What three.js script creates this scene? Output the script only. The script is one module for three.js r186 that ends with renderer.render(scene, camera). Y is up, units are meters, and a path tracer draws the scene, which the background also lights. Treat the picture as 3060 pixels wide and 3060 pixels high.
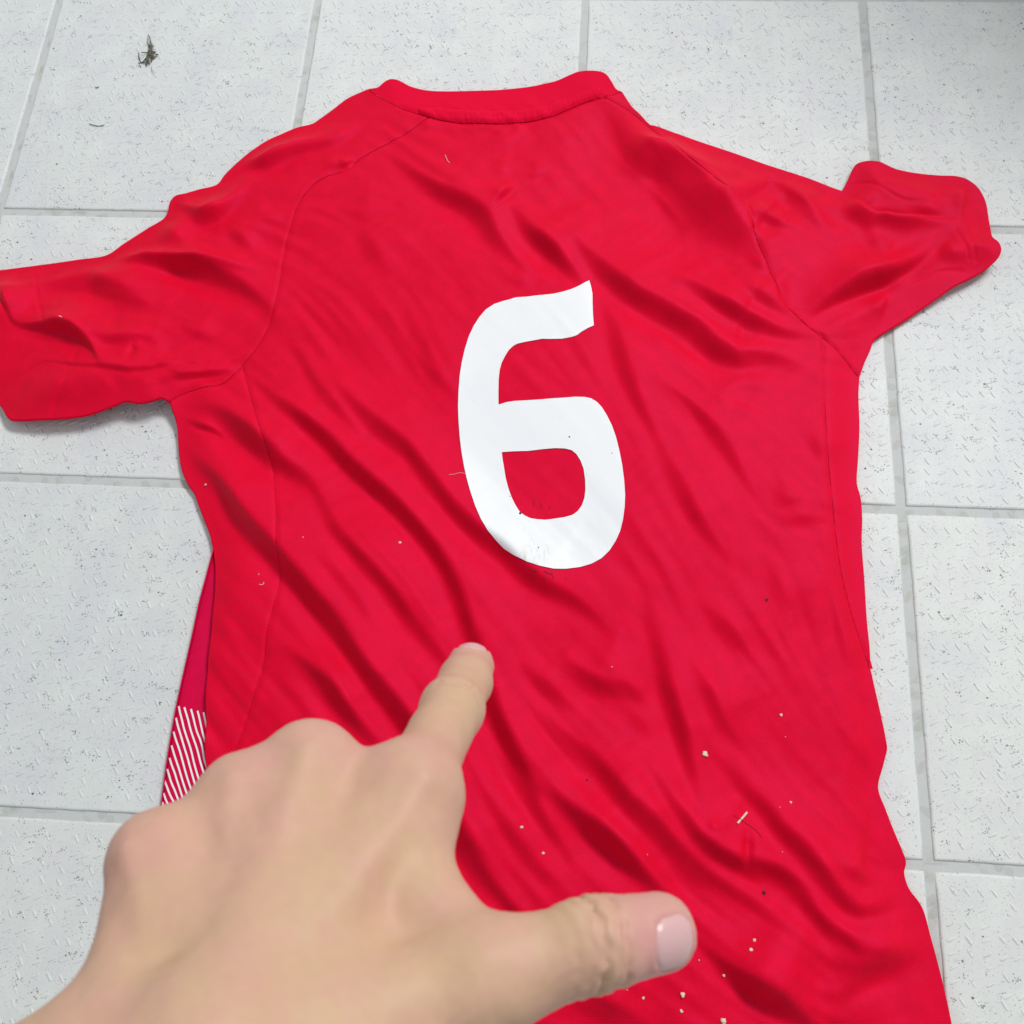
import * as THREE from 'three';
import { mergeGeometries, mergeVertices } from 'three/addons/utils/BufferGeometryUtils.js';
import { RectAreaLightUniformsLib } from 'three/addons/lights/RectAreaLightUniformsLib.js';
import { createNoise2D, createNoise3D } from 'simplex-noise';

// ---------- camera, light, exposure (metres, y up, tiles are 0.25 m) ----------
RectAreaLightUniformsLib.init();
const scene = new THREE.Scene();
const camera = new THREE.PerspectiveCamera(50.294, 1, 0.02, 20);
camera.position.set(0.5204, 0.7568, 0.8159);
camera.rotation.order = 'YXZ';
camera.rotation.set(THREE.MathUtils.degToRad(-67.871), THREE.MathUtils.degToRad(10.702), THREE.MathUtils.degToRad(-7.791));
camera.focus = 0.76;
camera.userData.fStop = 30;
scene.add(camera);
const renderer = new THREE.WebGLRenderer({ antialias: true });
renderer.toneMapping = THREE.LinearToneMapping;
renderer.toneMappingExposure = 1.03;
renderer.shadowMap.enabled = true;
scene.background = new THREE.Color().setRGB(0.43, 0.445, 0.455);   // the bright room around
const LAMP = { at: new THREE.Vector3(1.9, 3.0, -1.35), aim: new THREE.Vector3(0.45, 0, 0.4), w: 1.5, h: 0.7, power: 33 };

// ---------- small tools ----------
function rng(seed) { let a = seed >>> 0; return () => { a = (a + 0x6D2B79F5) | 0; let t = Math.imul(a ^ (a >>> 15), 1 | a); t = (t + Math.imul(t ^ (t >>> 7), 61 | t)) ^ t; return ((t ^ (t >>> 14)) >>> 0) / 4294967296; }; }
const noise2 = createNoise2D(rng(11)), noise3 = createNoise3D(rng(23));
const clamp = THREE.MathUtils.clamp;
const sstep = (a, b, x) => { const t = clamp((x - a) / (b - a), 0, 1); return t * t * (3 - 2 * t); };
const used = {};
function numbered(n) { used[n] = (used[n] ?? -1) + 1; return used[n] ? n + '_' + String(used[n]).padStart(3, '0') : n; }
function mesh(name, geo, mat, parent) { const m = new THREE.Mesh(geo, mat); m.name = name; m.castShadow = m.receiveShadow = true; parent.add(m); return m; }
function thing(name, label, category, group) { const g = new THREE.Group(); g.name = numbered(name); g.userData = { label, category }; if (group) g.userData.group = group; scene.add(g); return g; }
function tag(m, label, category, group) { m.name = numbered(m.name); m.userData = { label, category }; if (group) m.userData.group = group; return m; }
const lin = (r, g, b) => new THREE.Color().setRGB(r, g, b);

const D = {
  lifts: [[81.7,452.9,32,5],[119.5,448.8,38,6],[153,434.6,30,7],[180.2,430.9,24,8],[36.1,353.2,24,9],[25.5,383.7,40,8],[836.6,276.6,22,9],[800.8,309.8,30,5],[746.6,191.4,22,3],[505.8,97.8,30,4],[332.7,109.4,24,4]],
  curves: {"left_raglan":[[368.1,147.9],[360.3,155.7],[351.8,164],[336.7,175.6],[317.5,190.2],[301.2,206.5],[284.8,215.6],[272.9,229],[266.2,244.1],[263.2,263],[260.9,280.9],[260.9,305],[261.2,329.1],[259.9,351.6],[256.1,371.2],[249.9,387.1],[242.2,401]],"left_gusset":[[242.2,401],[231,416.9],[212.4,423.4],[198.5,429.4],[191.5,435.9]],"right_raglan":[[520.1,124.7],[529,128.9],[541.5,136.4],[553.1,147.2],[565.5,161.4],[588.3,193.6],[607.6,214.1],[624.2,232.2],[636.5,241.8],[642.7,257.1],[645.5,272.3],[653.4,297.2],[661.2,320.6],[669.4,339.2],[681.2,350.7],[695.3,361.6]],"right_gusset":[[695.3,361.6],[709.3,374.9],[723,392.5]],"left_side_seam":[[242.2,401],[256.6,434.3],[274.4,473],[284.6,503],[293.9,544.3],[297.9,580.2],[295.1,619.8],[295.6,639.8],[292.6,659.8],[288.5,682.1],[283.3,707.1],[277.6,742.3],[272.8,780.2],[270.5,819.8],[271.3,863.9],[276.2,911.7]],"right_side_seam":[[695.3,361.6],[695.5,394.2],[695.4,451.4],[696.8,489.2],[698.7,526],[701.5,554.6],[707.7,584.9],[715.5,612.8],[717.6,622.6]],"right_low":[[717.6,622.6],[719.2,633.3],[722.8,655.4],[724.9,671.1],[725.3,676],[722.2,686.7],[717.7,702.9],[721.9,717.4],[726.2,730.3],[730.2,741.1],[732.6,749.1],[730.9,755.5],[733.1,765.4],[740.6,776.5],[745,795.4],[749.2,816.1],[753.3,843.1],[756.1,880]],"right_sil":[[723,392.5],[721.4,406.5],[720.5,435.8],[717.9,462.7],[716,482.2],[718.1,493.5],[718.3,509.9],[716.9,528.1],[717.1,557.1],[717.1,588.1],[717.8,608.7],[717.6,622.6]],"left_sil":[[191.5,435.9],[193.8,441],[198.4,452.4],[204.1,477.3],[208.6,490.6],[215.6,502.3],[221.4,509.1],[227.5,520.7],[234.5,533.3],[239.9,543.7],[243.6,553.7]],"left_inner":[[243.6,553.7],[248,568.5],[250.9,583.6],[253.7,612.5],[255.6,640.6],[257.2,659.4],[260,676.2],[263.7,702.5],[267.4,717.9],[268.4,746.1],[268.8,780.3],[268.5,819.9],[270,864.1],[276.2,911.7]],"front_sil":[[243.6,553.7],[241.8,574.6],[239.9,595.9],[239,618.3],[237.9,639.2],[236.4,672.1],[236.5,710.5],[237.7,741.1],[237,775.4],[236.5,808.8],[236,853.7],[239.4,914.2]],"collar_seam":[[368.1,147.9],[377.3,150.2],[393.1,152.7],[406.2,154.3],[419.1,154.6],[431.8,154],[444.6,153.2],[454.7,151.5],[463.6,150],[472.4,147.2],[482.4,142.4],[499.9,132.5],[511.2,127.4],[520.1,124.7]],"collar_seam_l":[[343.8,139.4],[353.4,142.4],[361.7,145.3],[368.1,147.9]],"tape_top":[[358.3,139.2],[371.1,137.6],[381.6,138.8],[392.1,140],[411.7,141.2],[431,140.7],[450.2,139.3],[460.4,138.1],[469.2,135],[481.8,129.3],[494.4,123.2],[504.5,119.4],[514.7,116.3],[519.8,115.1]],"tape_bot":[[358.7,143.7],[368.2,147.9],[377.3,150.2],[393.1,152.7],[406.2,154.3],[419.1,154.6],[431.8,154],[444.6,153.2],[454.7,151.5],[463.6,150],[472.4,147.2],[482.4,142.4],[499.9,132.5],[511.2,127.4],[520.1,124.7]],"lsl_top":[[311.4,117.9],[294.9,126.8],[282.6,139.7],[272.5,150.1],[266,156],[253.1,160.4],[239.6,168.3],[228,175.8],[214.8,188.6],[203.4,203],[196.9,212.6],[191.6,222.9],[176.2,228.6],[165.3,232.9],[156.9,235.6],[153.8,241.8],[153.8,251.8],[151.1,259.5],[139.4,269.3],[121.4,285.5],[108.7,297.6],[83.7,303],[51.9,309.3],[20.5,315.4],[2.5,318.3]],"lsl_left":[[2.5,318.3],[16.8,367],[25.5,408.6],[36.2,431.5]],"lsl_bot":[[36.2,431.5],[51.6,439.8],[60,449.5],[64.5,453.5],[87.2,454.4],[111.8,452.6],[128,449.5],[144.8,443.1],[156.9,438.3],[168.7,439.3],[177.7,436.8],[184.4,433.7],[191.5,435.9]],"rsl_top":[[559.6,152.6],[565.5,154.2],[598,168.4],[630,181.1],[661.5,194.6],[692.6,206.6],[707.4,213.8],[720.5,219.8]],"rsl_cuff":[[720.5,219.8],[725.6,209.6],[728.6,202.3],[731.2,196.2],[733.6,192.9],[736.5,191.3],[740.2,190.4],[744.8,190.1],[751.3,190.9],[756.8,193.7],[762.3,196.5],[772.7,198.9],[782,200.3],[791.2,201.4],[802.3,202],[812.5,202.1],[820.7,204.5],[828.3,211.4],[832.1,219.5],[834,227.5],[834.3,236.9],[834,248.1],[833.2,258],[832.5,266.7],[834,270.2],[836.2,273],[837.4,278.8],[836.6,282.7],[834.3,286.5],[830.7,290.3],[821.8,297.8],[811.7,304.2],[798.7,311.9],[787.9,320.3],[771.9,332.3],[758.2,342.6],[748.2,349.5],[738.9,356.6],[735.6,359.8],[732.6,368],[728,378.3],[723,392.5]],"hem":[[756.1,880],[657.8,890.7],[498.3,904.2],[367.9,910],[276.2,911.7]],"hem_front":[[276.2,911.7],[239.4,914.2]],"neck_l":[[343.8,139.4],[332.2,133.2],[319.5,125],[311.4,117.9]],"neck_r":[[559.6,152.6],[551.2,141.2],[543.8,132.6],[539,124.4],[535.2,117.5]],"neck_r2":[[535.2,117.5],[529.7,120.7],[520.1,124.7]],"collar_cap":[[311.4,117.9],[320.8,116.8],[325.7,111.9],[330.6,108.6],[337.3,109.5],[348.1,114.9],[363.8,117.9],[379.8,118.2],[403.3,117.3],[429,115.8],[455.1,112.1],[468.9,108.8],[478.2,106.5],[491,100.5],[497.4,97.9],[507.6,96.8],[516.5,97.5],[520.7,99.5],[525.6,107.1],[530,114.8],[535.2,117.5]]},
  polys: {"back":"left_raglan left_side_seam -hem -right_low -right_side_seam -right_raglan -collar_seam","sideL":"-left_gusset left_side_seam -left_inner -left_sil","sideR":"right_gusset right_sil -right_side_seam","front":"left_inner hem_front -front_sil","sleeveL":"lsl_top lsl_left lsl_bot -left_gusset -left_raglan -collar_seam_l neck_l","sleeveR":"right_raglan right_gusset -rsl_cuff -rsl_top neck_r neck_r2","collar":"collar_cap neck_r2 -collar_seam -collar_seam_l neck_l","tape":"tape_top -tape_bot","outline":"collar_cap -neck_r rsl_top rsl_cuff right_sil right_low hem hem_front -front_sil -left_sil -lsl_bot -lsl_left -lsl_top"},
  rolls: {"back":"right_low hem","sideL":"left_sil left_inner","sideR":"right_sil","front":"front_sil -hem_front","sleeveL":"lsl_top lsl_left lsl_bot","sleeveR":"-neck_r rsl_top rsl_cuff","collar":"collar_cap"},
  seams: ["left_raglan left_gusset","right_raglan right_gusset","left_side_seam","right_side_seam","collar_seam_l collar_seam"],
  stitches: [[[234.2,397.9],[224.8,398.8],[205.2,402.8],[187,406],[174.1,411],[156.1,414.4],[146.4,413.6],[136.4,411.8],[109.1,409.8],[83.2,405.3],[71.9,411],[67.2,417.5]],[[724.5,213],[732.5,212.2],[740.2,213.7],[749.4,219],[757.8,227.3],[768.1,233.2],[781.5,233.8],[791,230.8],[806.9,219.5],[820.2,210.2]],[[767.8,307.5],[781.9,303.7],[790.8,299.8],[799.6,299.2],[808.4,299.2]],[[805.1,258.7],[807.8,270.2],[811,280.6],[812.7,289.5]],[[812.9,259.8],[815.2,273.8],[817.1,283.3],[817.8,290]],[[53.7,321.5],[59.3,336.6],[65.5,350.4],[76.3,370.7]],[[107,396.2],[109.5,411],[106.5,428.7],[100.9,446.1]],[[105.8,409.6],[105.4,425.9],[101.7,439.3],[99.4,451.4]]],
  folds: [[16.3,0.95,2.6,0,195.5,437.9,201.9,439.4,219.7,443.1,237.7,452.3,254.6,464.8,271,477.7,280.9,485.7,297.3,495.7,311.2,504.2,323.7,519.6],[10.9,0.8,2.6,0,311.2,504.2,324.1,521.9,333.7,538.6,347,552.7,363.1,569,377.5,582.8,389.5,596.9,400.5,610.3,423.8,634.3,437,652.1],[11.4,0.95,2.6,0,245.7,407.2,251,412.2,262.3,423.2,278.5,436.9,293.4,448,307.3,458.4,320.3,469.1,331.4,480.6,344.6,493.1,357.5,503.2,370.1,513.8,382.5,524.5,393.9,536,405.2,548.5,416.7,564,425,578.1,437.7,607.8,448.9,633.7,456.9,658.3,463.2,672.8,470.4,687,478.7,702.3,486.9,717.3,493.9,731,502.7,743.3,512.4,755.3,520.1,769.4],[9.8,0.6,2.6,0,279.8,381.7,285.8,390.9,298.2,411.3,312.5,430,325.1,443.2,337.3,455.7,348.4,468.3,357.2,479],[11.4,0.8,2.6,0,307.7,400.5,316.8,413.6,328.7,427.8,342.2,441.7,357.7,456.4,372.6,467.4,384.3,477.7,393.9,490.2,403.5,502.6,414.9,515.6,420.8,522.9,442.1,541.5,458.2,552.1,474.3,567,491.1,578.5,507.6,585,526.7,597.5,542,616.3],[13.6,0.95,2.6,0,198.7,466.4,206.9,475.6,220.7,488.8,234.4,500,248.4,515.4,262,532.1,274.9,545.4,289.3,557.9,301.3,570.1,314.4,582.5,324.8,593.4,338.4,607.1,374.7,650.9,392.6,669.4,415.3,697,440,746.7,450.4,760.9,459.4,772.1,469.3,783,478.9,791.9,486.2,797.1,498.8,808.5],[8.7,0.35,2.6,0,316.7,552.5,336.3,570.7,353.6,589.6,368.3,607.2,379.7,621.6],[8.7,0.3,2.6,0,381.4,389.5,394.1,406.2,406.3,420.8,418.1,434.8],[11.2,1,2.6,0,307.1,626.5,316.4,634.4,340.9,653.8,359.3,674.1,375.4,688.6,389.6,701.9],[14.6,1.15,2.6,0,492.1,714.4,496.3,717.2,506,724.7,518.7,734.7,531.2,742.9,543.6,752,555,761.9,565.1,770.9,574.2,777.9,587.3,787.4],[9.8,0.42,2.6,0,475.7,630.5,485,643,498.4,653,510.5,660.7,518.1,665.6],[12.2,0.5,2.6,0,501.4,626.5,506,630.9,519.3,640.9,533.4,647.7,549.4,649.1,562.3,654.7,568.8,660.7],[9.8,0.25,2.6,0,549.7,658.5,553,663.7,563.7,676,570,686.3],[14,0.75,2.6,0,492.4,660.7,497,669.1,508.2,681.1,523.3,692.7,536.2,704.6,548.7,720.9,561,732.1,574.4,742.8,584.8,753.5,597.1,764.2,612.1,771.8,626.9,779.4,644.1,790.6,654.6,799.2],[10.4,1,2.6,0,559.6,692.4,563.7,697.6,570.9,707.5,580,721.3,589.2,732.5,597.2,742.7,609.2,751.6,623.6,758,641.7,762.6,630.5,759.1,647.5,761.5,659.5,768.9,668.2,779.9,679.5,792.8,690.7,799.9,703.8,805.7,713.7,808.4],[11.6,0.75,2.6,0,562.1,580.7,564.5,597.8,567.9,608.9,572.5,625.2,576.8,644.8,583.4,664.6,588.6,683.2,592.8,698.5,597.5,713.9,604.3,728.7,609.8,740.4],[11,0.4,2.6,0,591.5,622.6,594.6,630.3,605,648.4,612.4,666.7,622.9,679.2,629.1,686],[11,0.9,2.6,0,608.2,684.4,612.4,690.2,622.7,701.7,632.7,713.3,645.3,726.8,651.4,735.6,666.2,749.2,677.5,763.6,686.9,775.5,695.1,782.3,706,781.6,723.7,773,735.4,767.6],[11,0.45,2.6,0,446.8,706.6,458.4,723.2,469.7,738.6,480.8,752.6,493.7,766.3,508.3,776.9,518.7,785.8],[16.4,1.05,2.6,0,601.6,808.6,616.7,822.1,633.8,832.9,652.3,842.5,666.3,849.2,677.6,854.9],[11.2,0.45,2.6,0,685.8,743.3,692.1,758.1,703.5,764.1,714.7,760.3],[16.4,0.8,2,6,686.3,836.2,697.4,824.7,711.7,814,729.3,806.4,744.5,803.3],[9,0.4,2.6,0,676.5,817.3,677,831.3,677.8,847.6],[19,0.9,2.6,0,515.6,844.5,538.3,849.9,553.4,855.5,568.5,861],[9.7,0.5,2.6,0,690.5,560.6,692.9,570,696.8,598.9,702.5,623.7,708.3,640.4,712.9,653],[6.7,0.3,2.6,0,654.5,506.6,665.3,504.3,677.9,499],[9,0.3,2.6,0,658.1,523.4,673.3,518.8,692.8,514.4],[11.9,0.4,2.6,0,565.6,456.3,568.6,462.5,582.7,490.1,596.5,519.8,616.9,547.5,627.6,561],[10.4,0.3,2.6,0,642.8,540.2,645.4,545.8,655.1,576.8,662.5,600.9],[11.9,0.3,2.6,0,596.7,579.6,613.8,599.6,626.8,613.8,638.3,626.7],[9,0.3,2.6,0,681.8,441,686.5,460,693.2,474.4],[39.4,0.62,1.1,0,510.6,128.4,530.2,141.8,551.3,193.6,567.6,201,580.4,216.5,591.7,234.4,601.8,248.8,611.8,261.2,623.7,271.4,634.5,282.4,646.2,287.5,654.3,300.2],[9.8,0.3,2.6,0,542.3,197,549.4,205.3,562.6,224.1,574.2,242.7,586.8,266.8,593.2,285.1],[6.5,0.4,2.6,0,636.6,286.3,645.8,301.1,654,313.5],[9.8,0.6,2.6,0,633.5,314.9,636.3,321.5,646.5,333.6,657.4,340.7,669.3,348.5],[12.5,0.85,2.6,0,573.9,313.7,578.2,316.2,592.4,319,603.1,328.5,614.7,339.4,627.4,348.8,641.5,355.7,659.4,362.4,675.6,364.2,692.9,364.9],[15.7,0.75,2.6,0,491.1,267.7,504.2,283.6,512.3,293.2,531.3,314.3,548.3,331.1,565.6,341.6,573.3,346.7,586.2,354.3,599.1,363.9,607.5,374,616.9,382.8,629.5,388.2,643.3,384.7,657.1,385.4,671.8,389.3,692.7,393.7],[11.9,0.45,2.6,0,518,317.9,525.1,334.2,534.6,365.8,540.6,391.3,548.5,415.9,556.1,433.5,564.7,454.3,573.1,470.9],[10.9,0.45,2.6,0,561.7,397.1,568.2,405,577.8,415,590.4,426,600.8,437.2,611,452.3,623,471,635.7,496.1,642.5,508.6],[9.8,0.3,2.6,0,618.2,428.2,627,415,640.8,410.2,653.2,415.6],[14.9,0.75,2.6,0,336.4,186.1,347.7,198.5,367.5,216.4,386.8,230.9,407.1,242.5,420.8,253.8,433.4,276.1,450.4,296.6,462.2,311.9],[12.7,0.9,2.6,0,445.6,241.6,450.9,251,461.4,268.9,481.2,289.1,500.6,310.3,511.8,322.4],[5.2,0.5,1.5,-1,431.8,246.4,439,235.7,450.5,219.8],[6.7,0.4,2.6,0,452.9,205.3,464.6,213.1,478.4,198.2],[6.7,0.35,2.6,0,424,207.3,432.2,209.9,445.2,212.1],[9,0.3,2.6,0,353.5,157,367.4,162.9,380.5,160],[7.5,0.25,2.6,0,393.8,159.9,407.4,163,424.3,168.3],[9,0.25,2,-1,430.4,185.2,442.8,172.7,451.9,159.8],[7.5,0.3,2.6,0,443.8,313.8,456.5,319.3,472,322.3],[14.9,0.25,2.6,0,314.6,253.5,335.7,297.3,353.8,319.2],[11.9,0.25,2.6,0,301.1,249.7,322.9,255.4,351.1,248.1],[13.4,0.25,2.6,0,360.5,337.8,383.6,382.8,404.6,430.6],[11.9,1,1.6,0,184.4,221.1,197.3,217.1,212.6,205.7,233.5,202.9,252,190.8,270.7,183.3,289.6,176.4],[9,0.4,2.6,0,258,190.7,280.6,184.2,303.4,167.7,310.2,154.5],[11.9,0.9,1.4,0,151.8,245.7,166.9,249.6,185.3,262.2,197.9,259.7,214.1,239.1,224.4,223.6],[14.9,0.6,1,0,128.5,263.8,144.2,274.1,165.1,286,180.9,303.6],[10.4,0.8,0.6,0,111.1,304.9,136.1,305.7,160.4,304.9,186.4,308.8,219.3,312.8,238.9,313.9,248.3,316.1],[14.2,0.8,2.6,0,117.5,302.8,146,306.2,167.9,308.1,185.6,313.5,219,324.5,241.5,337.2,256.1,351.1,265,368.8],[10.4,0.5,2.6,0,206.4,267.1,221.3,284,235.8,296.1],[9,0.3,2.6,0,233.9,241.7,224.9,257.7],[6,0.6,1.2,0,282.4,212,294.7,202.8,303.8,197.7],[19.4,0.55,2.6,0,58,341.4,67.8,333.6,98.9,327.2,119.8,337.5,151.7,351.6,177.4,355.5],[11.4,0.5,1.5,0,49.5,376.1,60,377,75.1,379.9,97.2,380.3,112.3,389.3,124.5,403,131.4,412.7],[8.5,0.75,1.6,0,114.4,376.5,120.9,381.2,134.9,387.8,152.1,384,161.1,382.7,170.3,388,176.2,399.9],[7.6,0.35,2.6,0,186.5,367.8,199.6,375.9,219.3,378.6],[5.7,0.35,1.5,0,152.5,388.7,158.2,399.5,156.6,410.2],[5.7,0.25,2.6,0,137.9,415.8,136.1,424.6,135.2,434.1],[9.8,0.55,1.2,0,634,247.5,638.6,251.8,654.5,256.4,667.6,264.1,683.4,262.9],[11.9,0.6,1.3,0,642.7,197.7,651.5,206,668.2,217.1,682.7,236.2,692.8,253.8,701,268.4],[11.9,0.6,1.2,0,704,227.3,708.2,231.4,720.5,243.9,732.6,254.9,741.8,263.1],[13,0.8,1.3,3,679.3,349.3,689.3,343.4,697.9,335,713.2,325.4,725.4,318,733.9,313.8,747.3,308.4,768.8,294.5,788.1,277.4,799.6,268.9],[6.3,0.9,0.9,4,718.7,219.7,726.4,230.8,736.5,242.5,744.4,247.9,751.7,246.8,759,249.4,776.8,249.2,788.1,250.4,809.3,252.3],[6.3,0.6,1.2,0,728.9,241.3,737.3,235.1,749,225.6],[4.5,0.7,1,5,821.6,210.2,817.5,230.6,813,249.8],[8.1,0.7,1.5,0,789.6,289.6,794.2,282,798.5,271.3],[9.8,0.3,2.6,0,730.7,254.6,735.8,262.9,740.7,287.1],[7.2,0.35,2,-1,759.3,264.5,752.3,281,745.2,291.8],[7.2,0.4,2.6,0,767.9,238.4,785.5,244.8,803.8,243.9],[5.4,0.4,1.2,-1,751.5,316.7,744.9,335.2,740.1,350.4],[6.3,0.3,2.6,0,751.2,322,764,313.6,774.7,308.6]],
  creases: [[3.6,2.6,5,3,45.1,364.4,50.2,371.5,58.1,374.1,76,375,98.2,376.8,111.2,384,120.7,393.1,130.1,406.7,134.5,412.8],[3.2,2.2,5,7,14.4,316.7,30.7,338.9,43.3,360.2,50.2,371.5,53.3,375.8],[3.7,1.8,4,3,166.9,431.7,177.9,426.2,187.6,420.8,199.5,416.2,210.1,413,219.7,409.8,232.4,407.7,240.2,402],[2.5,1.3,5,3,65.8,416.3,71.9,411,83.5,406.2,109.2,410,136.5,412.6,146.5,413.9,156.1,414.9,174.2,411.4,187.1,406.4,205.3,403.3,224.9,399.2,235.2,398.2,241.6,396.2],[3.3,1.6,3,3,196.3,445.5,203.2,450,208,451.9,217.5,455.6,229.6,459.2,238.9,466],[5,1.5,4,3,687.1,345.3,693.8,339.9,703.4,332.7,713.3,326.2,725.5,318.5,734.1,314.3,747.3,308.5,768.8,294.5,783.1,283],[2.7,2,4,4,717.8,218,720.5,219.9,726.8,228,736.9,240.2,744.7,245.9,751.7,245.5,759,247.8,776.7,247.9,788.1,248.8,803.4,249.9,812.5,249.7],[2.3,1.8,4,5,821,206.8,820,211.5,815.7,231.5,812.1,248.9,809.8,255.4],[2.1,1.4,4,4,105.6,297.9,108.8,297.4,134.8,299.2,161,301,186.1,303.4,217.7,304.3,235.7,304,242.5,299.2],[2.6,1,4,-1,611.3,208.6,617.9,217.5,627.3,234.2,636.6,243.6,643,259.3,646.3,274],[2.4,1.2,3,-1,660.1,319.1,661.4,325.8,664.1,333.8,670.8,339.9,681.6,347,693.3,355.6],[2.7,0.9,4,5,751.5,316.7,748.4,324.3,744.9,335.2,740.1,350.4],[2.8,1.2,3,4,176.1,431.2,182.4,423.4,193.5,418.3,211.7,414,216.1,413.6],[2.5,0.9,3,5,151.1,410.6,152.5,389.7,155.3,388.5,160.1,399.4],[3.3,0.8,3,-1,430.3,247.7,439,235.7,450.5,218.8],[3,1.2,2,3,292.6,205.4,302.3,203.1,308.9,191.4],[3.7,0.5,3,0,601.1,731.9,608.9,738.4,615.2,735.9]],
  bulges: [[100.8,361.5,45,7],[167.9,364.6,50,6],[101.9,427.4,28,7],[141.5,409.3,30,6],[241.1,204,60,4],[183.5,249.5,45,4],[669.9,280.6,60,10],[774.6,221,40,8],[824.3,276.9,30,9],[436,490.3,200,8],[633.4,439.1,160,6],[593.9,748.8,200,8],[320.9,537.7,120,6]],
  six: [[514.1,314],[515.6,319.6],[517,326.8],[517.4,337.1],[518.1,348.4],[519.1,358.2],[514.6,360.9],[509.6,364.7],[506.1,368.3],[502.7,369.9],[494.4,371.7],[485.4,372.3],[479,372.3],[472.6,373.8],[466.2,375.4],[459.8,377.3],[456.7,379.4],[453.7,383],[450.9,389.1],[448.7,395.1],[447.6,401.8],[447.4,410],[448,421.7],[448.8,432.3],[454.2,430.2],[460.5,428.9],[469.3,428.1],[481.8,426.9],[495.5,425.2],[506.7,423.8],[514.3,423.7],[519.3,424.8],[523.8,427.8],[527.6,432.2],[531.6,439.2],[535.5,447.4],[538.8,457.1],[541.5,467.9],[543.9,480],[545.6,491.9],[546.6,503.7],[546.4,514.2],[545.5,523.2],[543.7,532],[540.7,539.7],[536.4,547.4],[530.7,553.8],[523.8,558.3],[515.7,561.4],[506.4,563.5],[497,564.4],[487.6,563.4],[478.1,560.8],[468.4,555.9],[460.9,550.9],[454.6,545],[448.4,538.4],[443.1,530.2],[438.1,519.8],[433.4,507.5],[429.7,496.5],[426.6,485.4],[423.6,472.7],[421.2,459.9],[419.3,447],[417.8,434.1],[417.2,421.2],[417.1,408.5],[417.7,396.7],[419,384.5],[421.2,372],[424.3,361.8],[428.2,352.9],[432.9,345.7],[439.1,340.2],[445.5,337.3],[450.7,335.6],[455.8,333.5],[463.7,332.7],[472.9,331.1],[485.9,329],[492.4,327.1],[500.2,323.7],[507.9,318.6]],
  sixhole: [[453.9,472.5],[463.1,471.5],[473.5,470.9],[482.7,469.4],[493.7,468],[501.1,468.1],[506.1,469.3],[509.9,472.5],[513.1,477.8],[515.6,484.4],[517,493],[517.5,500.8],[517,507.3],[515.4,513.3],[512.6,518],[508.8,521.2],[503.5,523.2],[496.3,524.8],[489.2,526.1],[483.2,526.1],[478.4,525.6],[474.1,523.7],[470.4,521],[467,515.8],[463.6,509.2],[460.7,501.8],[458.3,493.8],[456.6,485.8],[455.1,479]],
  stripes: [[1.3,236.8,672.1,238.7,676.9,240.8,681.6,243,686.9,246,693,249,698.6,251.7,704.2,254.1,709.8,256.9,715.7,259.7,721.2,262.4,725.3],[1.3,240.9,672.6,242.9,676.7,244.9,680.9,247.8,687.6,251.2,694.2,254,699.3,256.3,704,258.3,708.6,261,714.1,265.3,722.3],[1.3,245.8,673.6,247.8,677.9,250.4,684.1,252.8,689.3,255.9,694.4,258.2,699.1,259.9,703.8,261.6,708.9,264.4,713.9,267.2,719.4],[1.25,250.7,674.6,252.5,678.6,254.6,683.9,257.1,690,259.8,695.6,262.1,700.8,263.9,705,265.1,708.2,266.4,711.5],[1.25,255.3,675.5,256.8,679.4,258.7,684.6,260.6,689.4,262.3,693.6],[1.3,259.3,676.2,259.8,677.8,259.9,679.3],[1.3,236.3,680.4,238.5,685.6,241.3,691.3,244,696.9,246.7,702.5,249.3,707.6,251.7,712.7,254.4,718.2,257.3,724.1,259.7,728.2],[1.3,236.3,690.1,238.8,695.3,241.6,700.4,244.4,706,246.7,711.1,249.1,716.2,251.8,721.6,254.3,726.2,257,730.7],[1.3,236.6,699.7,238.9,704.4,241.5,709.5,244.2,714.5,246.5,719.1,249,724.1,251.2,728.2,254,733.1],[1.3,236.7,708.3,239.3,713.4,242.2,718.4,244.5,723,247.4,728.4,251,735.2],[1.3,236.4,715.9,238.5,720,240.8,724.6,244.3,730,248.4,737.1],[1.3,236.1,723.9,238.5,728,242,733.8,245.8,738.7],[1.25,236.9,732.2,239.1,736.3,242.1,740.7],[1.3,237,738.2,238.6,741.4]],
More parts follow.
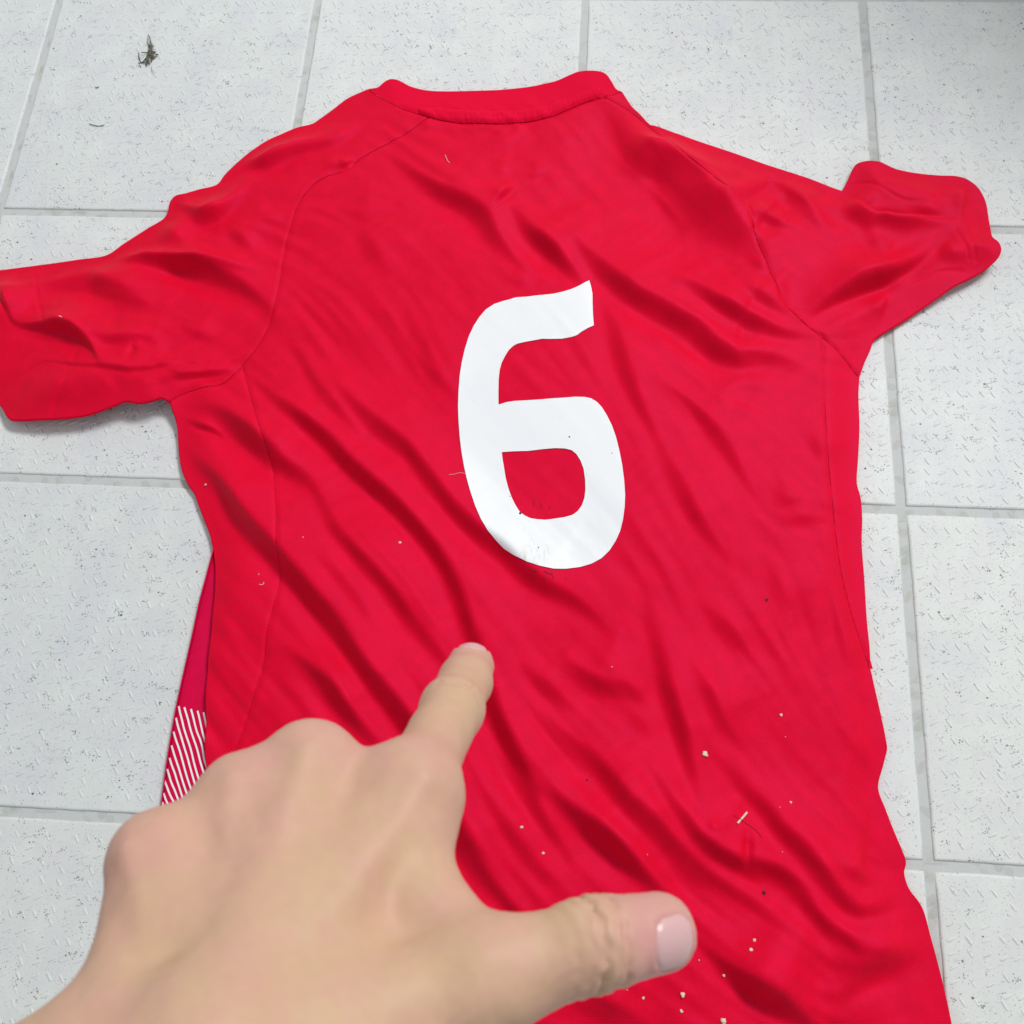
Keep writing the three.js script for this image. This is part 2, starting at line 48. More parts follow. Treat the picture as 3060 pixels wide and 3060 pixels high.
  hand: {"imcp":[476.73,468.56,780.85,10.8],"ipip":[482.05,434.68,751.16,8.9],"idip":[482.96,413.86,738.27,8.1],"itip":[483.09,401.13,729.57,7.6],"mmcp":[450.36,470.33,776.01,10.5],"mpip":[442.7,425.15,777.06,9],"mdip":[448.85,410.72,798.5,8],"mtip":[455.06,427.52,809.3,7.4],"rmcp":[435.51,474.27,785.15,9.799999999999999],"rpip":[427.53,431.15,789.23,8.5],"rdip":[433.9,421.24,807.42,7.5],"rtip":[441.81,438.83,815.93,7],"pmcp":[419.13,483.1,801.27,9.799999999999999],"ppip":[412.31,446.79,806.99,7.8],"pdip":[419.34,441.05,820.02,6.8],"ptip":[427.71,455.82,824.71,6.3],"wr":[446.93,507.38,843.33,18],"wu":[425.83,502.16,844.17,16.5],"fr":[412.77,518.77,891.53,24],"fu":[375.68,511.33,876.64,22],"tcmc":[466.16,495.57,839.53,18.5],"tmcp":[499.85,489.81,823.26,10.6],"weba":[478.92,474.83,794.47,8],"webb":[486.03,479.9,807.46,6.8],"webc":[499.08,485.95,816.85,6.6],"tip1":[525.23,487.31,813.91,10.200000000000001],"ttip":[539.97,479.95,810.65,9.299999999999999],"web":[479.59,474.58,811.17,9.799999999999999],"midp":[449.22,479.23,816.08,16],"mid2":[465.43,475.35,806.53,13.5],"mid3":[435.03,488.87,821.66,13.5]},
  camUp: [-0.0372,0.3732,-0.927],
  camRight: [0.9969,-0.0511,-0.0606],
  camBack: [0.07,0.9263,0.3701],
  crumbs: [[603.7,688.9,3.4],[484.5,742.5,1.6],[499.3,757.7,1.7],[655.1,659.2,1.7],[659.1,716.9,1.6],[634,802.5,2],[631.3,808.2,2],[615.4,824.1,1.7],[589.8,836.8,3.2],[589,845.9,2.2],[614.7,850,3.2],[600,816.2,1.3],[565.4,840.1,1.6],[555.2,835.9,1.2],[384.6,547.9,1.7],[314,548.3,1.2],[228.9,503.3,2.2],[334.1,681.9,2.6],[540.4,633.2,1.3],[566.4,755.1,1],[653,748.3,0.9],[651.6,720.8,0.9],[657.7,673.8,0.9],[282.4,574.9,1.2]],
  darkspecks: [[470.8,522.1,1.8],[504,458.4,1.1],[485.5,548.8,0.9],[462.3,508.6,0.7],[536.2,470.8,0.8],[641.6,773.5,2.2],[647.6,578.5,1.8],[526.2,708.9,1.3]],
  stains: [[0.9,[[479.7,509.6],[480.4,512.3],[480.5,515]]],[0.7,[[484.9,512.7],[486,514.7],[486.4,516.9]]],[0.7,[[491.8,514.8],[492.6,517]]],[1,[[481.3,565.7],[483.1,566.6],[485.5,567.2]]],[1.1,[[490.7,566.6],[493.7,568.3],[496.7,568.5]]],[0.9,[[496.3,569.3],[497.6,570.6],[497.2,571.9]]],[0.8,[[490.4,571.1],[491.8,573]]],[0.6,[[505.5,571.1],[506.2,571.9]]]],
  straw: [[[631.1,724.6],[626.7,729.7]],[[626.3,730],[624.3,732.4]]],
  threads: [[[622.3,727.1],[627.9,730.3],[633.4,733.5],[637,736.3],[640.5,740.3]],[[386.5,189.9],[388.2,194.1],[389.1,196.4],[391.4,199.5]],[[416.8,495.6],[420.8,494.4],[424.3,492.7],[428.5,492.7]],[[93.9,371.1],[95.2,371.7],[96.7,372.2]],[[284.3,582.8],[285.9,583.2],[287.2,582.2],[287.2,580.9]]],
  floorhair: [[[61.6,154.7],[65.8,156.3],[70.3,157.1],[75.6,156.2]],[[58.4,112.6],[60.5,113.7],[61.2,111.9]]],
  clump: [100.4,67.8],
  clumpbody: [[97.6,59.3],[100.4,59.9],[102.3,62.3],[103.8,67.3],[106.4,71],[108,74.1],[107.7,77.8],[104.9,78.5],[104.5,81.6],[103.6,84.6],[102.5,86.5],[100.3,85.3],[99.2,82.2],[100,78.5],[99.8,74.8],[100.5,71.1],[99.4,64.9]],
  clumpstrands: [[[96.2,50.8],[98.4,54.2],[100,58],[101.2,61.7]],[[94.3,73],[97.5,73],[99.6,71.1],[100,68]],[[91.9,73.6],[93.3,79.2],[95.4,82.9],[97.6,81.6],[100.1,79.1]],[[104.3,77.9],[105,80.3],[105,82.8]],[[93.2,84.1],[95.6,83.5],[99.2,84.7]],[[105.6,87.7],[108,92.6],[111.2,96.8]],[[108,74.1],[110.6,75]],[[97.2,56.1],[97.3,59.3],[98.9,62.4]],[[93.8,84.7],[95.3,87.2],[96.1,89]],[[101.2,84.7],[100.9,88.3]]]
};

// ---------- ceiling lamp (outside the frame) ----------
{
  const g = thing('ceiling_lamp', 'white rectangular fluorescent ceiling lamp with a glowing diffuser', 'lamp');
  g.position.copy(LAMP.at); g.lookAt(LAMP.aim);
  const white = new THREE.MeshStandardMaterial({ color: lin(0.8, 0.8, 0.8), roughness: 0.5 });
  const glow = new THREE.MeshStandardMaterial({ color: lin(0.8, 0.8, 0.8), emissive: lin(1, 1, 1), emissiveIntensity: 1.0, roughness: 0.6 });
  const rim = [];
  for (const [x, y, w, h] of [[0, LAMP.h / 2 + 0.015, LAMP.w + 0.06, 0.03], [0, -LAMP.h / 2 - 0.015, LAMP.w + 0.06, 0.03], [LAMP.w / 2 + 0.015, 0, 0.03, LAMP.h], [-LAMP.w / 2 - 0.015, 0, 0.03, LAMP.h]]) { const b = new THREE.BoxGeometry(w, h, 0.05); b.translate(x, y, -0.02); rim.push(b); }
  const back = new THREE.BoxGeometry(LAMP.w, LAMP.h, 0.02); back.translate(0, 0, -0.034); rim.push(back);
  mesh('housing', mergeGeometries(rim), white, g);
  const d = new THREE.BoxGeometry(LAMP.w - 0.004, LAMP.h - 0.004, 0.006); d.translate(0, 0, -0.012);
  mesh('diffuser', d, glow, g);
  const l = new THREE.RectAreaLight(new THREE.Color().setRGB(1, 0.99, 0.97), LAMP.power, LAMP.w, LAMP.h);
  l.name = 'lamp_light'; l.rotation.y = Math.PI; g.add(l);
}

// ---------- floor: grout bed and single tiles ----------
const TILE = 0.25, GAP = 0.0066, TS = TILE - GAP;
function tileTexture(seed, N = 1536) {
  const r = rng(seed), c = document.createElement('canvas'); c.width = c.height = N;
  const g = c.getContext('2d');
  g.fillStyle = 'rgb(212,216,215)'; g.fillRect(0, 0, N, N);
  for (let k = 0; k < 500; k++) {              // faint cloudy glaze
    const x = r() * N, y = r() * N, s = 20 + r() * 110, t = r() < 0.5;
    g.fillStyle = t ? 'rgba(222,225,222,0.10)' : 'rgba(196,201,204,0.09)';
    g.beginPath(); g.ellipse(x, y, s, s * (0.4 + r() * 0.6), r() * 3, 0, 7); g.fill();
  }
  const px = N / 243;                          // pixels per millimetre
  const spot = (x, y, rad, col) => { g.fillStyle = col; g.beginPath(); const n = 7; for (let i = 0; i < n; i++) { const a = i / n * 6.283, q = rad * (0.6 + 0.7 * r()); g.lineTo(x + Math.cos(a) * q * 1.2, y + Math.sin(a) * q); } g.fill(); };
  for (let k = 0; k < 9000; k++) { const v = 120 + r() * 60 | 0; spot(r() * N, r() * N, px * (0.16 + 0.28 * r() * r()), `rgba(${v},${v + 3},${v + 2},${0.25 + r() * 0.36})`); }
  for (let k = 0; k < 3200; k++) { const v = 70 + r() * 60 | 0; spot(r() * N, r() * N, px * (0.17 + 0.32 * r() * r()), `rgba(${v},${v + 4},${v + 2},${0.36 + r() * 0.38})`); }
  for (let k = 0; k < 220; k++) { const cx = r() * N, cy = r() * N; for (let i = 0; i < 7; i++) { const v = 60 + r() * 70 | 0; spot(cx + (r() - 0.5) * px * 5, cy + (r() - 0.5) * px * 4, px * (0.2 + 0.3 * r()), `rgba(${v},${v + 3},${v},${0.4 + 0.5 * r()})`); } }
  for (let k = 0; k < 26; k++) { const v = 40 + r() * 40 | 0; spot(r() * N, r() * N, px * (0.4 + 0.45 * r()), `rgba(${v},${v},${v - 4},0.75)`); }
  for (let k = 0; k < 16; k++) {               // dull scuffs and dried drips
    const x = r() * N, y = r() * N, a = r() * 3.14; g.strokeStyle = `rgba(150,146,134,${0.05 + 0.07 * r()})`; g.lineWidth = px * (0.5 + 2 * r()); g.beginPath(); g.moveTo(x, y); g.quadraticCurveTo(x + Math.cos(a) * px * 12 * r(), y + Math.sin(a) * px * 12 * r(), x + Math.cos(a + 0.5) * px * 22 * r(), y + Math.sin(a + 0.5) * px * 22 * r()); g.stroke();
    for (let i = 0; i < 40; i++) { g.fillStyle = `rgba(140,138,126,${0.03 + 0.05 * r()})`; g.beginPath(); g.ellipse(x + (r() - 0.5) * px * 16, y + (r() - 0.5) * px * 16, px * (0.4 + 1.2 * r()), px * (0.3 + 0.8 * r()), r() * 3, 0, 7); g.fill(); }
  }
  const t = new THREE.CanvasTexture(c); t.colorSpace = THREE.SRGBColorSpace; t.magFilter = THREE.LinearFilter; t.anisotropy = 8; return t;
}
const floor = new THREE.Group(); floor.name = 'floor'; floor.userData = { kind: 'structure', label: 'pale grey speckled non-slip floor tiles with grey grout', category: 'floor' }; scene.add(floor);
const X0 = -2, X1 = 6, Z0 = -2, Z1 = 6;
{
  const groutTex = (() => {
    const N = 512, r = rng(77), c = document.createElement('canvas'); c.width = c.height = N; const g = c.getContext('2d');
    g.fillStyle = 'rgb(190,193,193)'; g.fillRect(0, 0, N, N);
    for (let k = 0; k < 9000; k++) { const v = 165 + r() * 60 | 0; g.fillStyle = `rgba(${v},${v},${v},0.35)`; const s = 0.6 + 2.5 * r(); g.fillRect(r() * N, r() * N, s, s); }
    for (let k = 0; k < 130; k++) { g.fillStyle = `rgba(${128 + 30 * r() | 0},${128 + 24 * r() | 0},122,${0.06 + 0.14 * r()})`; g.beginPath(); g.ellipse(r() * N, r() * N, 5 + 30 * r(), 4 + 14 * r(), r() * 3, 0, 7); g.fill(); }
    const t = new THREE.CanvasTexture(c); t.colorSpace = THREE.SRGBColorSpace; t.magFilter = THREE.LinearFilter; t.wrapS = t.wrapT = THREE.RepeatWrapping; return t;
  })();
  const n = 260, W = (X1 - X0) * TILE, g = new THREE.PlaneGeometry(W, W, n, n); g.rotateX(-Math.PI / 2);
  g.translate(X0 * TILE + W / 2, -0.0016, Z0 * TILE + W / 2);
  const p = g.attributes.position, uv = g.attributes.uv;
  for (let i = 0; i < p.count; i++) { p.setY(i, p.getY(i) + 0.0002 * noise2(p.getX(i) * 90, p.getZ(i) * 90)); uv.setXY(i, p.getX(i) / 0.12, p.getZ(i) / 0.12); }
  g.computeVertexNormals();
  mesh('grout', g, new THREE.MeshStandardMaterial({ map: groutTex, roughness: 0.95 }), floor);
}
function tileBody(seed) {                       // slab with rounded, slightly wavy top edges
  const prof = [[0, 0], [0.0022, -0.00005], [0.0011, -0.0003], [0.00035, -0.0009], [0, -0.0019], [0, -0.004]], pos = [], uv = [], idx = [];
  const N = 24, h = TS / 2;
  const ring = (inset, y, wob) => { const s = pos.length / 3; for (let e = 0; e < 4; e++) for (let k = 0; k < N; k++) { const t = -1 + 2 * k / N, q = h - inset; let x = e === 0 ? t * q : e === 1 ? q : e === 2 ? -t * q : -q, z = e === 0 ? -q : e === 1 ? t * q : e === 2 ? q : -t * q; const w = wob * noise2(x * 60 + seed * 7, z * 60 - seed * 3); const cr = Math.min(h - Math.abs(x), h - Math.abs(z)); x += w * Math.sign(x) * (Math.abs(x) > Math.abs(z) ? 1 : 0.2); z += w * Math.sign(z) * (Math.abs(z) > Math.abs(x) ? 1 : 0.2); pos.push(x, y, z); uv.push((x + h) / TS, (z + h) / TS); } return s; };
  let prev = null; const rings = [[0.012, 0, 0], [0.0022, -0.00005, 0.0002], [0.0011, -0.0003, 0.0003], [0.00035, -0.0009, 0.00035], [0, -0.0019, 0.0004], [0, -0.004, 0.0004]];
  for (const [a, b, w] of rings) { const s = ring(a, b, w); if (prev !== null) for (let k = 0; k < 4 * N; k++) { const k1 = (k + 1) % (4 * N); idx.push(prev + k, s + k1, s + k, prev + k, prev + k1, s + k1); } prev = s; }
  pos.push(0, 0, 0); uv.push(0.5, 0.5); const c = pos.length / 3 - 1; for (let k = 0; k < 4 * N; k++) idx.push(c, (k + 1) % (4 * N), k);
  const g = new THREE.BufferGeometry(); g.setAttribute('position', new THREE.Float32BufferAttribute(pos, 3)); g.setAttribute('uv', new THREE.Float32BufferAttribute(uv, 2)); g.setIndex(idx); g.computeVertexNormals(); return g;
}
function tileBars(seed) {                       // raised non-slip bars in woven blocks
  const r = rng(seed), pos = [], uv = [], idx = [], h = TS / 2;
  const bar = (x, z, ang, len, wid, hi) => {
    const s = pos.length / 3, ca = Math.cos(ang), sa = Math.sin(ang), M = 10;
    const put = (u, v, y) => { const X = x + u * ca - v * sa, Z = z + u * sa + v * ca; pos.push(X, y, Z); uv.push((X + h) / TS, (Z + h) / TS); };
    for (const [k, y] of [[1, -0.00005], [0.72, hi * 0.72], [0.38, hi]]) for (let i = 0; i < M; i++) { const a = i / M * 6.2832, c = Math.cos(a), q = Math.sin(a), cu = Math.sign(c) * Math.pow(Math.abs(c), 0.6); put(cu * (len / 2 - wid / 2 * (1 - k)), q * wid / 2 * k, y); }
    put(0, 0, hi);
    for (let b = 0; b < 2; b++) for (let i = 0; i < M; i++) { const j = (i + 1) % M, A = s + b * M; idx.push(A + i, A + M + j, A + j, A + i, A + M + i, A + M + j); }
    for (let i = 0; i < M; i++) idx.push(s + 3 * M, s + 2 * M + (i + 1) % M, s + 2 * M + i);
  };
  const B = 0.0438, p1 = 0.0084, p2 = 0.0109;
  for (let bi = -4; bi < 4; bi++) for (let bj = -4; bj < 4; bj++) {
    const rows = ((bi + bj) & 1) === 0, ox = bi * B + (bj & 1 ? 0.008 : 0), oz = bj * B + (bi & 1 ? -0.006 : 0);
    for (let a = 0; a < 5; a++) for (let b = 0; b < 4; b++) {
      if (r() < 0.1) continue;
      const u = (a + 0.5) * p1 + (r() - 0.5) * 0.0008, v = (b + 0.5) * p2 + (r() - 0.5) * 0.0008;
      const x = ox + (rows ? u : v), z = oz + (rows ? v : u);
      if (Math.max(Math.abs(x), Math.abs(z)) > h - 0.005) continue;
      const ang = b & 1 ? -0.5 + (r() - 0.5) * 0.2 : 0.98 + (r() - 0.5) * 0.12;
      bar(x, z, ang, 0.0058 + 0.0014 * r(), 0.0017 + 0.0007 * r(), 0.0002 + 0.00028 * r());
    }
  }
  const g = new THREE.BufferGeometry(); g.setAttribute('position', new THREE.Float32BufferAttribute(pos, 3)); g.setAttribute('uv', new THREE.Float32BufferAttribute(uv, 2)); g.setIndex(idx); g.computeVertexNormals(); return g;
}
{
  const mats = [101, 202, 303].map((s, i) => new THREE.MeshPhysicalMaterial({ map: tileTexture(s), color: [lin(1, 1, 1), lin(0.985, 0.985, 0.97), lin(0.965, 0.97, 0.975)][i], roughness: 0.5, specularIntensity: 0.5 }));
  const slabs = [1, 2, 3].map(tileBody), bars = [41, 42, 43].map(tileBars), r = rng(5);
  let n = 0;
  for (let j = Z0; j < Z1; j++) for (let i = X0; i < X1; i++) {
    const v = (n * 7 + (r() * 3 | 0)) % 3, b = (v + (r() * 2 | 0)) % 3, t = mesh('tile' + (n ? '_' + String(n).padStart(3, '0') : ''), slabs[v], mats[v], floor); n++;
    t.position.set((i + 0.5) * TILE, (r() - 0.5) * 0.0003, (j + 0.5) * TILE); t.rotation.y = (r() * 2 | 0) * Math.PI;
    const m = mesh('raised_bars', bars[b], mats[v], t); m.userData = { kind: 'stuff' };
  }
}

// ---------- wooden cabinet beyond the frame, whose soft shade reaches the far corner ----------
{
  const g = thing('cabinet', 'brown wooden cabinet standing on the tiles away from the jersey', 'cabinet'); g.position.set(1.37, 0, -0.47); g.rotation.y = 0.04;
  const m = new THREE.MeshStandardMaterial({ color: lin(0.24, 0.16, 0.10), roughness: 0.7 }), b = new THREE.BoxGeometry(0.6, 0.9, 0.42); b.translate(0, 0.451, 0); mesh('body', b, m, g);
  for (const s of [-1, 1]) { const f = new THREE.BoxGeometry(0.29, 0.84, 0.018); f.translate(s * 0.1475, 0.45, 0.2205); const d = mesh('door', f, m, g); const k = new THREE.SphereGeometry(0.014, 16, 10); k.translate(s * 0.03, 0.5, 0.24); mesh('knob', k, new THREE.MeshStandardMaterial({ color: lin(0.5, 0.5, 0.5), metalness: 1, roughness: 0.35 }), d); }
}

// ---------- jersey: one drape height for all its panels ----------
const mm = (a) => { const o = []; for (const [x, z] of a) o.push([x / 1000, z / 1000]); return o; };
function spline(pts, step = 0.003, closed = false) {
  const c = new THREE.CatmullRomCurve3(pts.map(([x, z]) => new THREE.Vector3(x, 0, z)), closed, 'centripetal'), L = c.getLength(), n = Math.max(4, Math.ceil(L / step));
  return c.getSpacedPoints(n).map((p) => [p.x, p.z]);
}
const chain = (names, step) => { let out = []; for (const nm of names.split(' ')) { const rev = nm[0] === '-', q = spline(mm(D.curves[rev ? nm.slice(1) : nm]), step); if (rev) q.reverse(); if (out.length) q.shift(); out = out.concat(q); } return out; };
const closedPoly = (k) => { const p = chain(D.polys[k], 0.004), a = p[0], b = p[p.length - 1]; if (Math.hypot(a[0] - b[0], a[1] - b[1]) < 0.0015) p.pop(); return p; };
class Drape {
  constructor(x0, x1, z0, z1, h) { Object.assign(this, { x0, z0, h, nx: Math.ceil((x1 - x0) / h) + 1, nz: Math.ceil((z1 - z0) / h) + 1 }); this.a = new Float32Array(this.nx * this.nz); }
  box(xa, xb, za, zb, fn) { const { x0, z0, h, nx, nz, a } = this; const i0 = Math.max(0, Math.floor((xa - x0) / h)), i1 = Math.min(nx - 1, Math.ceil((xb - x0) / h)), j0 = Math.max(0, Math.floor((za - z0) / h)), j1 = Math.min(nz - 1, Math.ceil((zb - z0) / h)); for (let j = j0; j <= j1; j++) for (let i = i0; i <= i1; i++) { const k = j * nx + i; a[k] = fn(x0 + i * h, z0 + j * h, a[k], k); } }
  at(x, z) { const { x0, z0, h, nx, nz, a } = this; const u = clamp((x - x0) / h, 0, nx - 1.001), v = clamp((z - z0) / h, 0, nz - 1.001), i = u | 0, j = v | 0, s = u - i, t = v - j, k = j * nx + i; return (a[k] * (1 - s) + a[k + 1] * s) * (1 - t) + (a[k + nx] * (1 - s) + a[k + nx + 1] * s) * t; }
  normal(x, z) { const e = this.h * 1.1, dx = (this.at(x + e, z) - this.at(x - e, z)) / (2 * e), dz = (this.at(x, z + e) - this.at(x, z - e)) / (2 * e), l = Math.hypot(dx, 1, dz); return [-dx / l, 1 / l, -dz / l]; }
  blur(times) { const { nx, nz } = this; for (let t = 0; t < times; t++) { const s = this.a, d = new Float32Array(s.length); for (let j = 0; j < nz; j++) for (let i = 0; i < nx; i++) { const a = s[j * nx + Math.max(0, i - 1)], b = s[j * nx + i], c = s[j * nx + Math.min(nx - 1, i + 1)]; d[j * nx + i] = (a + 2 * b + c) / 4; } const e = new Float32Array(s.length); for (let j = 0; j < nz; j++) for (let i = 0; i < nx; i++) { const a = d[Math.max(0, j - 1) * nx + i], b = d[j * nx + i], c = d[Math.min(nz - 1, j + 1) * nx + i]; e[j * nx + i] = (a + 2 * b + c) / 4; } this.a = e; } }
}
function polyDist(poly) {                       // signed distance, positive inside
  const n = poly.length;
  return (x, z) => { let best = 1e9, inside = false; for (let i = 0, j = n - 1; i < n; j = i++) { const [xi, zi] = poly[i], [xj, zj] = poly[j], ex = xj - xi, ez = zj - zi, wx = x - xi, wz = z - zi, t = clamp((wx * ex + wz * ez) / (ex * ex + ez * ez + 1e-12), 0, 1), dx = wx - ex * t, dz = wz - ez * t, q = dx * dx + dz * dz; if (q < best) best = q; if ((zi > z) !== (zj > z) && x < (xj - xi) * (z - zi) / (zj - zi) + xi) inside = !inside; } const d = Math.sqrt(best); return inside ? d : -d; };
}
const H = new Drape(-0.06, 0.86, 0.05, 0.97, 0.00125);
const edgeMask = new Float32Array(H.a.length);
const SIDES = { 7: [1, 0], 0: [0.707, -0.707], '-1': [-0.707, 0.707], 3: [0, -1], 4: [0, 1], 5: [-1, 0], 6: [-0.707, -0.707] };
{
  const edge = polyDist(chain(D.polys.outline, 0.01));
  H.box(-1, 2, -1, 2, (x, z, a, k) => { edgeMask[k] = edge(x, z); return 0; });
  const swell = () => { for (const [bx, bz, r, h] of D.bulges) { const x0 = bx / 1000, z0 = bz / 1000, R = r / 1000; H.box(x0 - 3 * R, x0 + 3 * R, z0 - 3 * R, z0 + 3 * R, (x, z, a) => a + h / 1000 * Math.exp(-((x - x0) ** 2 + (z - z0) ** 2) / (R * R))); } };
  const flow = [];
  const addFold = (F, gain, keep) => {
    const [wmm, s, Lm, side] = F, raw = []; for (let i = 4; i < F.length; i += 2) raw.push([F[i] / 1000, F[i + 1] / 1000]);
    const p = spline(raw, 0.008), w = wmm / 1000, p0len = p.length * 0.008, A = gain * s * w * clamp(p0len / (6.5 * w), 0.4, 1), L = Lm * w, reach = w + 2.2 * L, [sx, sz] = SIDES[side];
    const total = p.length - 1; let mx = 0, mz = 0; for (let i = 0; i < total; i++) { const dx = p[i + 1][0] - p[i][0], dz = p[i + 1][1] - p[i][1]; mx += dx; mz += dz; if (keep) flow.push([p[i][0], p[i][1], Math.atan2(dz, dx), s * wmm]); }
    const sgn = (-mz * sx + mx * sz) >= 0 ? 1 : -1, xs = p.map((q) => q[0]), zs = p.map((q) => q[1]);
    const taper = Math.max(1.2, Math.min(total * 0.42, 0.075 / 0.008));
    H.box(Math.min(...xs) - reach, Math.max(...xs) + reach, Math.min(...zs) - reach, Math.max(...zs) + reach, (x, z, a) => {
      let best = 1e9, bd = 0, bt = 0;
      for (let i = 0; i < total; i++) { const ax = p[i][0], az = p[i][1], ex = p[i + 1][0] - ax, ez = p[i + 1][1] - az, wx = x - ax, wz = z - az, t = clamp((wx * ex + wz * ez) / (ex * ex + ez * ez), 0, 1), dx = wx - ex * t, dz = wz - ez * t, q = dx * dx + dz * dz; if (q < best) { best = q; bt = i + t; bd = (-ez * wx + ex * wz) >= 0 ? 1 : -1; } }
      const d = Math.sqrt(best) * bd * sgn; if (Math.abs(d) > reach) return a;
      const tp = Math.pow(clamp(bt / taper, 0, 1) * clamp((total - bt) / taper, 0, 1), 0.75), wl = w * (0.3 + 0.7 * tp) * (1 + 0.15 * noise2(bt * 0.18 + wmm * 3, s * 7)), ll = L * (0.4 + 0.6 * tp);
      const t = clamp(d / wl + 0.5, 0, 1), up = 0.45 * t * t * (3 - 2 * t) + 0.55 * t * t, fd = (d - wl / 2) / ll, fall = fd > 0 ? 0.5 * Math.exp(-fd * fd) + 0.5 * Math.exp(-fd * 1.15) * (1 - sstep(1.5, 2.2, fd)) : 1;
      return a + A * tp * (0.3 + 0.7 * tp) * (up * fall - 0.25 * Math.exp(-(((d + wl * 0.62) / (wl * 0.8)) ** 2)));
    });
  };
  for (const F of D.folds) addFold(F, 1.03, true);
  H.blur(2);
  {                                             // cloth cannot pile up: keep the folds, let the broad swell settle
    const { nx, nz } = H; let s = H.a; const R = 22;
    for (let t = 0; t < 3; t++) { const d = new Float32Array(s.length), e = new Float32Array(s.length); for (let j = 0; j < nz; j++) { let q = 0, c = 0; for (let i = -R; i < nx; i++) { if (i + R < nx) { q += s[j * nx + i + R]; c++; } if (i - R - 1 >= 0) { q -= s[j * nx + i - R - 1]; c--; } if (i >= 0) d[j * nx + i] = q / c; } } for (let i = 0; i < nx; i++) { let q = 0, c = 0; for (let j = -R; j < nz; j++) { if (j + R < nz) { q += d[(j + R) * nx + i]; c++; } if (j - R - 1 >= 0) { q -= d[(j - R - 1) * nx + i]; c--; } if (j >= 0) e[j * nx + i] = q / c; } } s = e; }
    for (let k = 0; k < s.length; k++) { const v = H.a[k] - 0.8 * s[k]; H.a[k] = v < -0.004 ? -0.004 - 0.006 * Math.tanh((-v - 0.004) / 0.006) : v; }
  }
  swell();
  {                                             // fine creases that run along with the big folds
    const g = 0.003, n = 308, cx = new Float32Array(n * n), cz = new Float32Array(n * n);
    for (let j = 0; j < n; j += 2) for (let i = 0; i < n; i += 2) { const x = -0.06 + i * g, z = 0.05 + j * g; let c = 0.02, q = 0.03; for (const [fx, fz, th, wt] of flow) { const d = (x - fx) ** 2 + (z - fz) ** 2 + 0.0003, k = wt / (d * Math.sqrt(d)); c += k * Math.cos(2 * th); q += k * Math.sin(2 * th); } const th = Math.atan2(q, c) / 2, vx = Math.cos(th), vz = Math.sin(th); for (const o of [0, 1, n, n + 1]) { const k = j * n + i + o; if (k < n * n) { cx[k] = vx; cz[k] = vz; } } }
    const lic = (f, half, seed) => { const out = new Float32Array(n * n); let m2 = 0; for (let j = 0; j < n; j++) for (let i = 0; i < n; i++) { let sum = 0, wsum = 0; for (const dir of [1, -1]) { let x = i, z = j, px = cx[j * n + i] * dir, pz = cz[j * n + i] * dir; for (let k = 0; k < half; k++) { const wt = 1 - k / half; sum += wt * noise2(x * g * f + seed, z * g * f - seed); wsum += wt; x += px; z += pz; const ii = clamp(Math.round(x), 0, n - 1), jj = clamp(Math.round(z), 0, n - 1); let vx = cx[jj * n + ii], vz = cz[jj * n + ii]; if (vx * px + vz * pz < 0) { vx = -vx; vz = -vz; } px = vx; pz = vz; } } const v = sum / wsum; out[j * n + i] = v; m2 += v * v; } const sd = Math.sqrt(m2 / (n * n)); for (let k = 0; k < n * n; k++) out[k] /= sd; return out; };
    const six = polyDist(mm(D.six)), fine = lic(95, 16, 3.1), wide = lic(42, 24, 8.7), at = (a, x, z) => { const u = clamp((x + 0.06) / g, 0, n - 1.001), v = clamp((z - 0.05) / g, 0, n - 1.001), i = u | 0, j = v | 0, s = u - i, t = v - j, k = j * n + i; return (a[k] * (1 - s) + a[k + 1] * s) * (1 - t) + (a[k + n] * (1 - s) + a[k + n + 1] * s) * t; };
    H.box(-1, 2, -1, 2, (x, z, a) => { const m = 0.35 + 0.65 * sstep(-0.4, 0.6, noise2(x * 7 + 3, z * 7)) + 0.35 * sstep(0.4, 0.8, z); const stiff = 1 - 0.7 * sstep(-0.012, 0.004, six(x, z)); return a + stiff * m * (0.00022 * at(fine, x, z) + 0.00042 * at(wide, x, z)); });
    H.blur(2);
  }
  for (const F of D.creases) addFold(F, 1.0, false);
  H.blur(1);
  H.box(-1, 2, -1, 2, (x, z, a, k) => {
    const e = edgeMask[k], q = sstep(-0.001, 0.022, e), q2 = sstep(-0.001, 0.03, e);
    let up = 0; for (const [lx, lz, r, h] of D.lifts) { const d2 = ((x - lx / 1000) ** 2 + (z - lz / 1000) ** 2) / (r * r * 1e-6); if (d2 < 9) up += h / 1000 * Math.exp(-d2); }
    const v = 0.0052 + up + q * 0.0012 + a * (0.08 + 0.92 * q2) + 0.00003 * noise2(x * 220, z * 220); return v > 0.0045 ? v : 0.0020 + 0.0025 * Math.exp((v - 0.0045) / 0.0025);
  });
  const lines = D.seams.map((g) => chain(g, 0.004)).concat(D.stitches.map((g) => spline(mm(g), 0.004)));
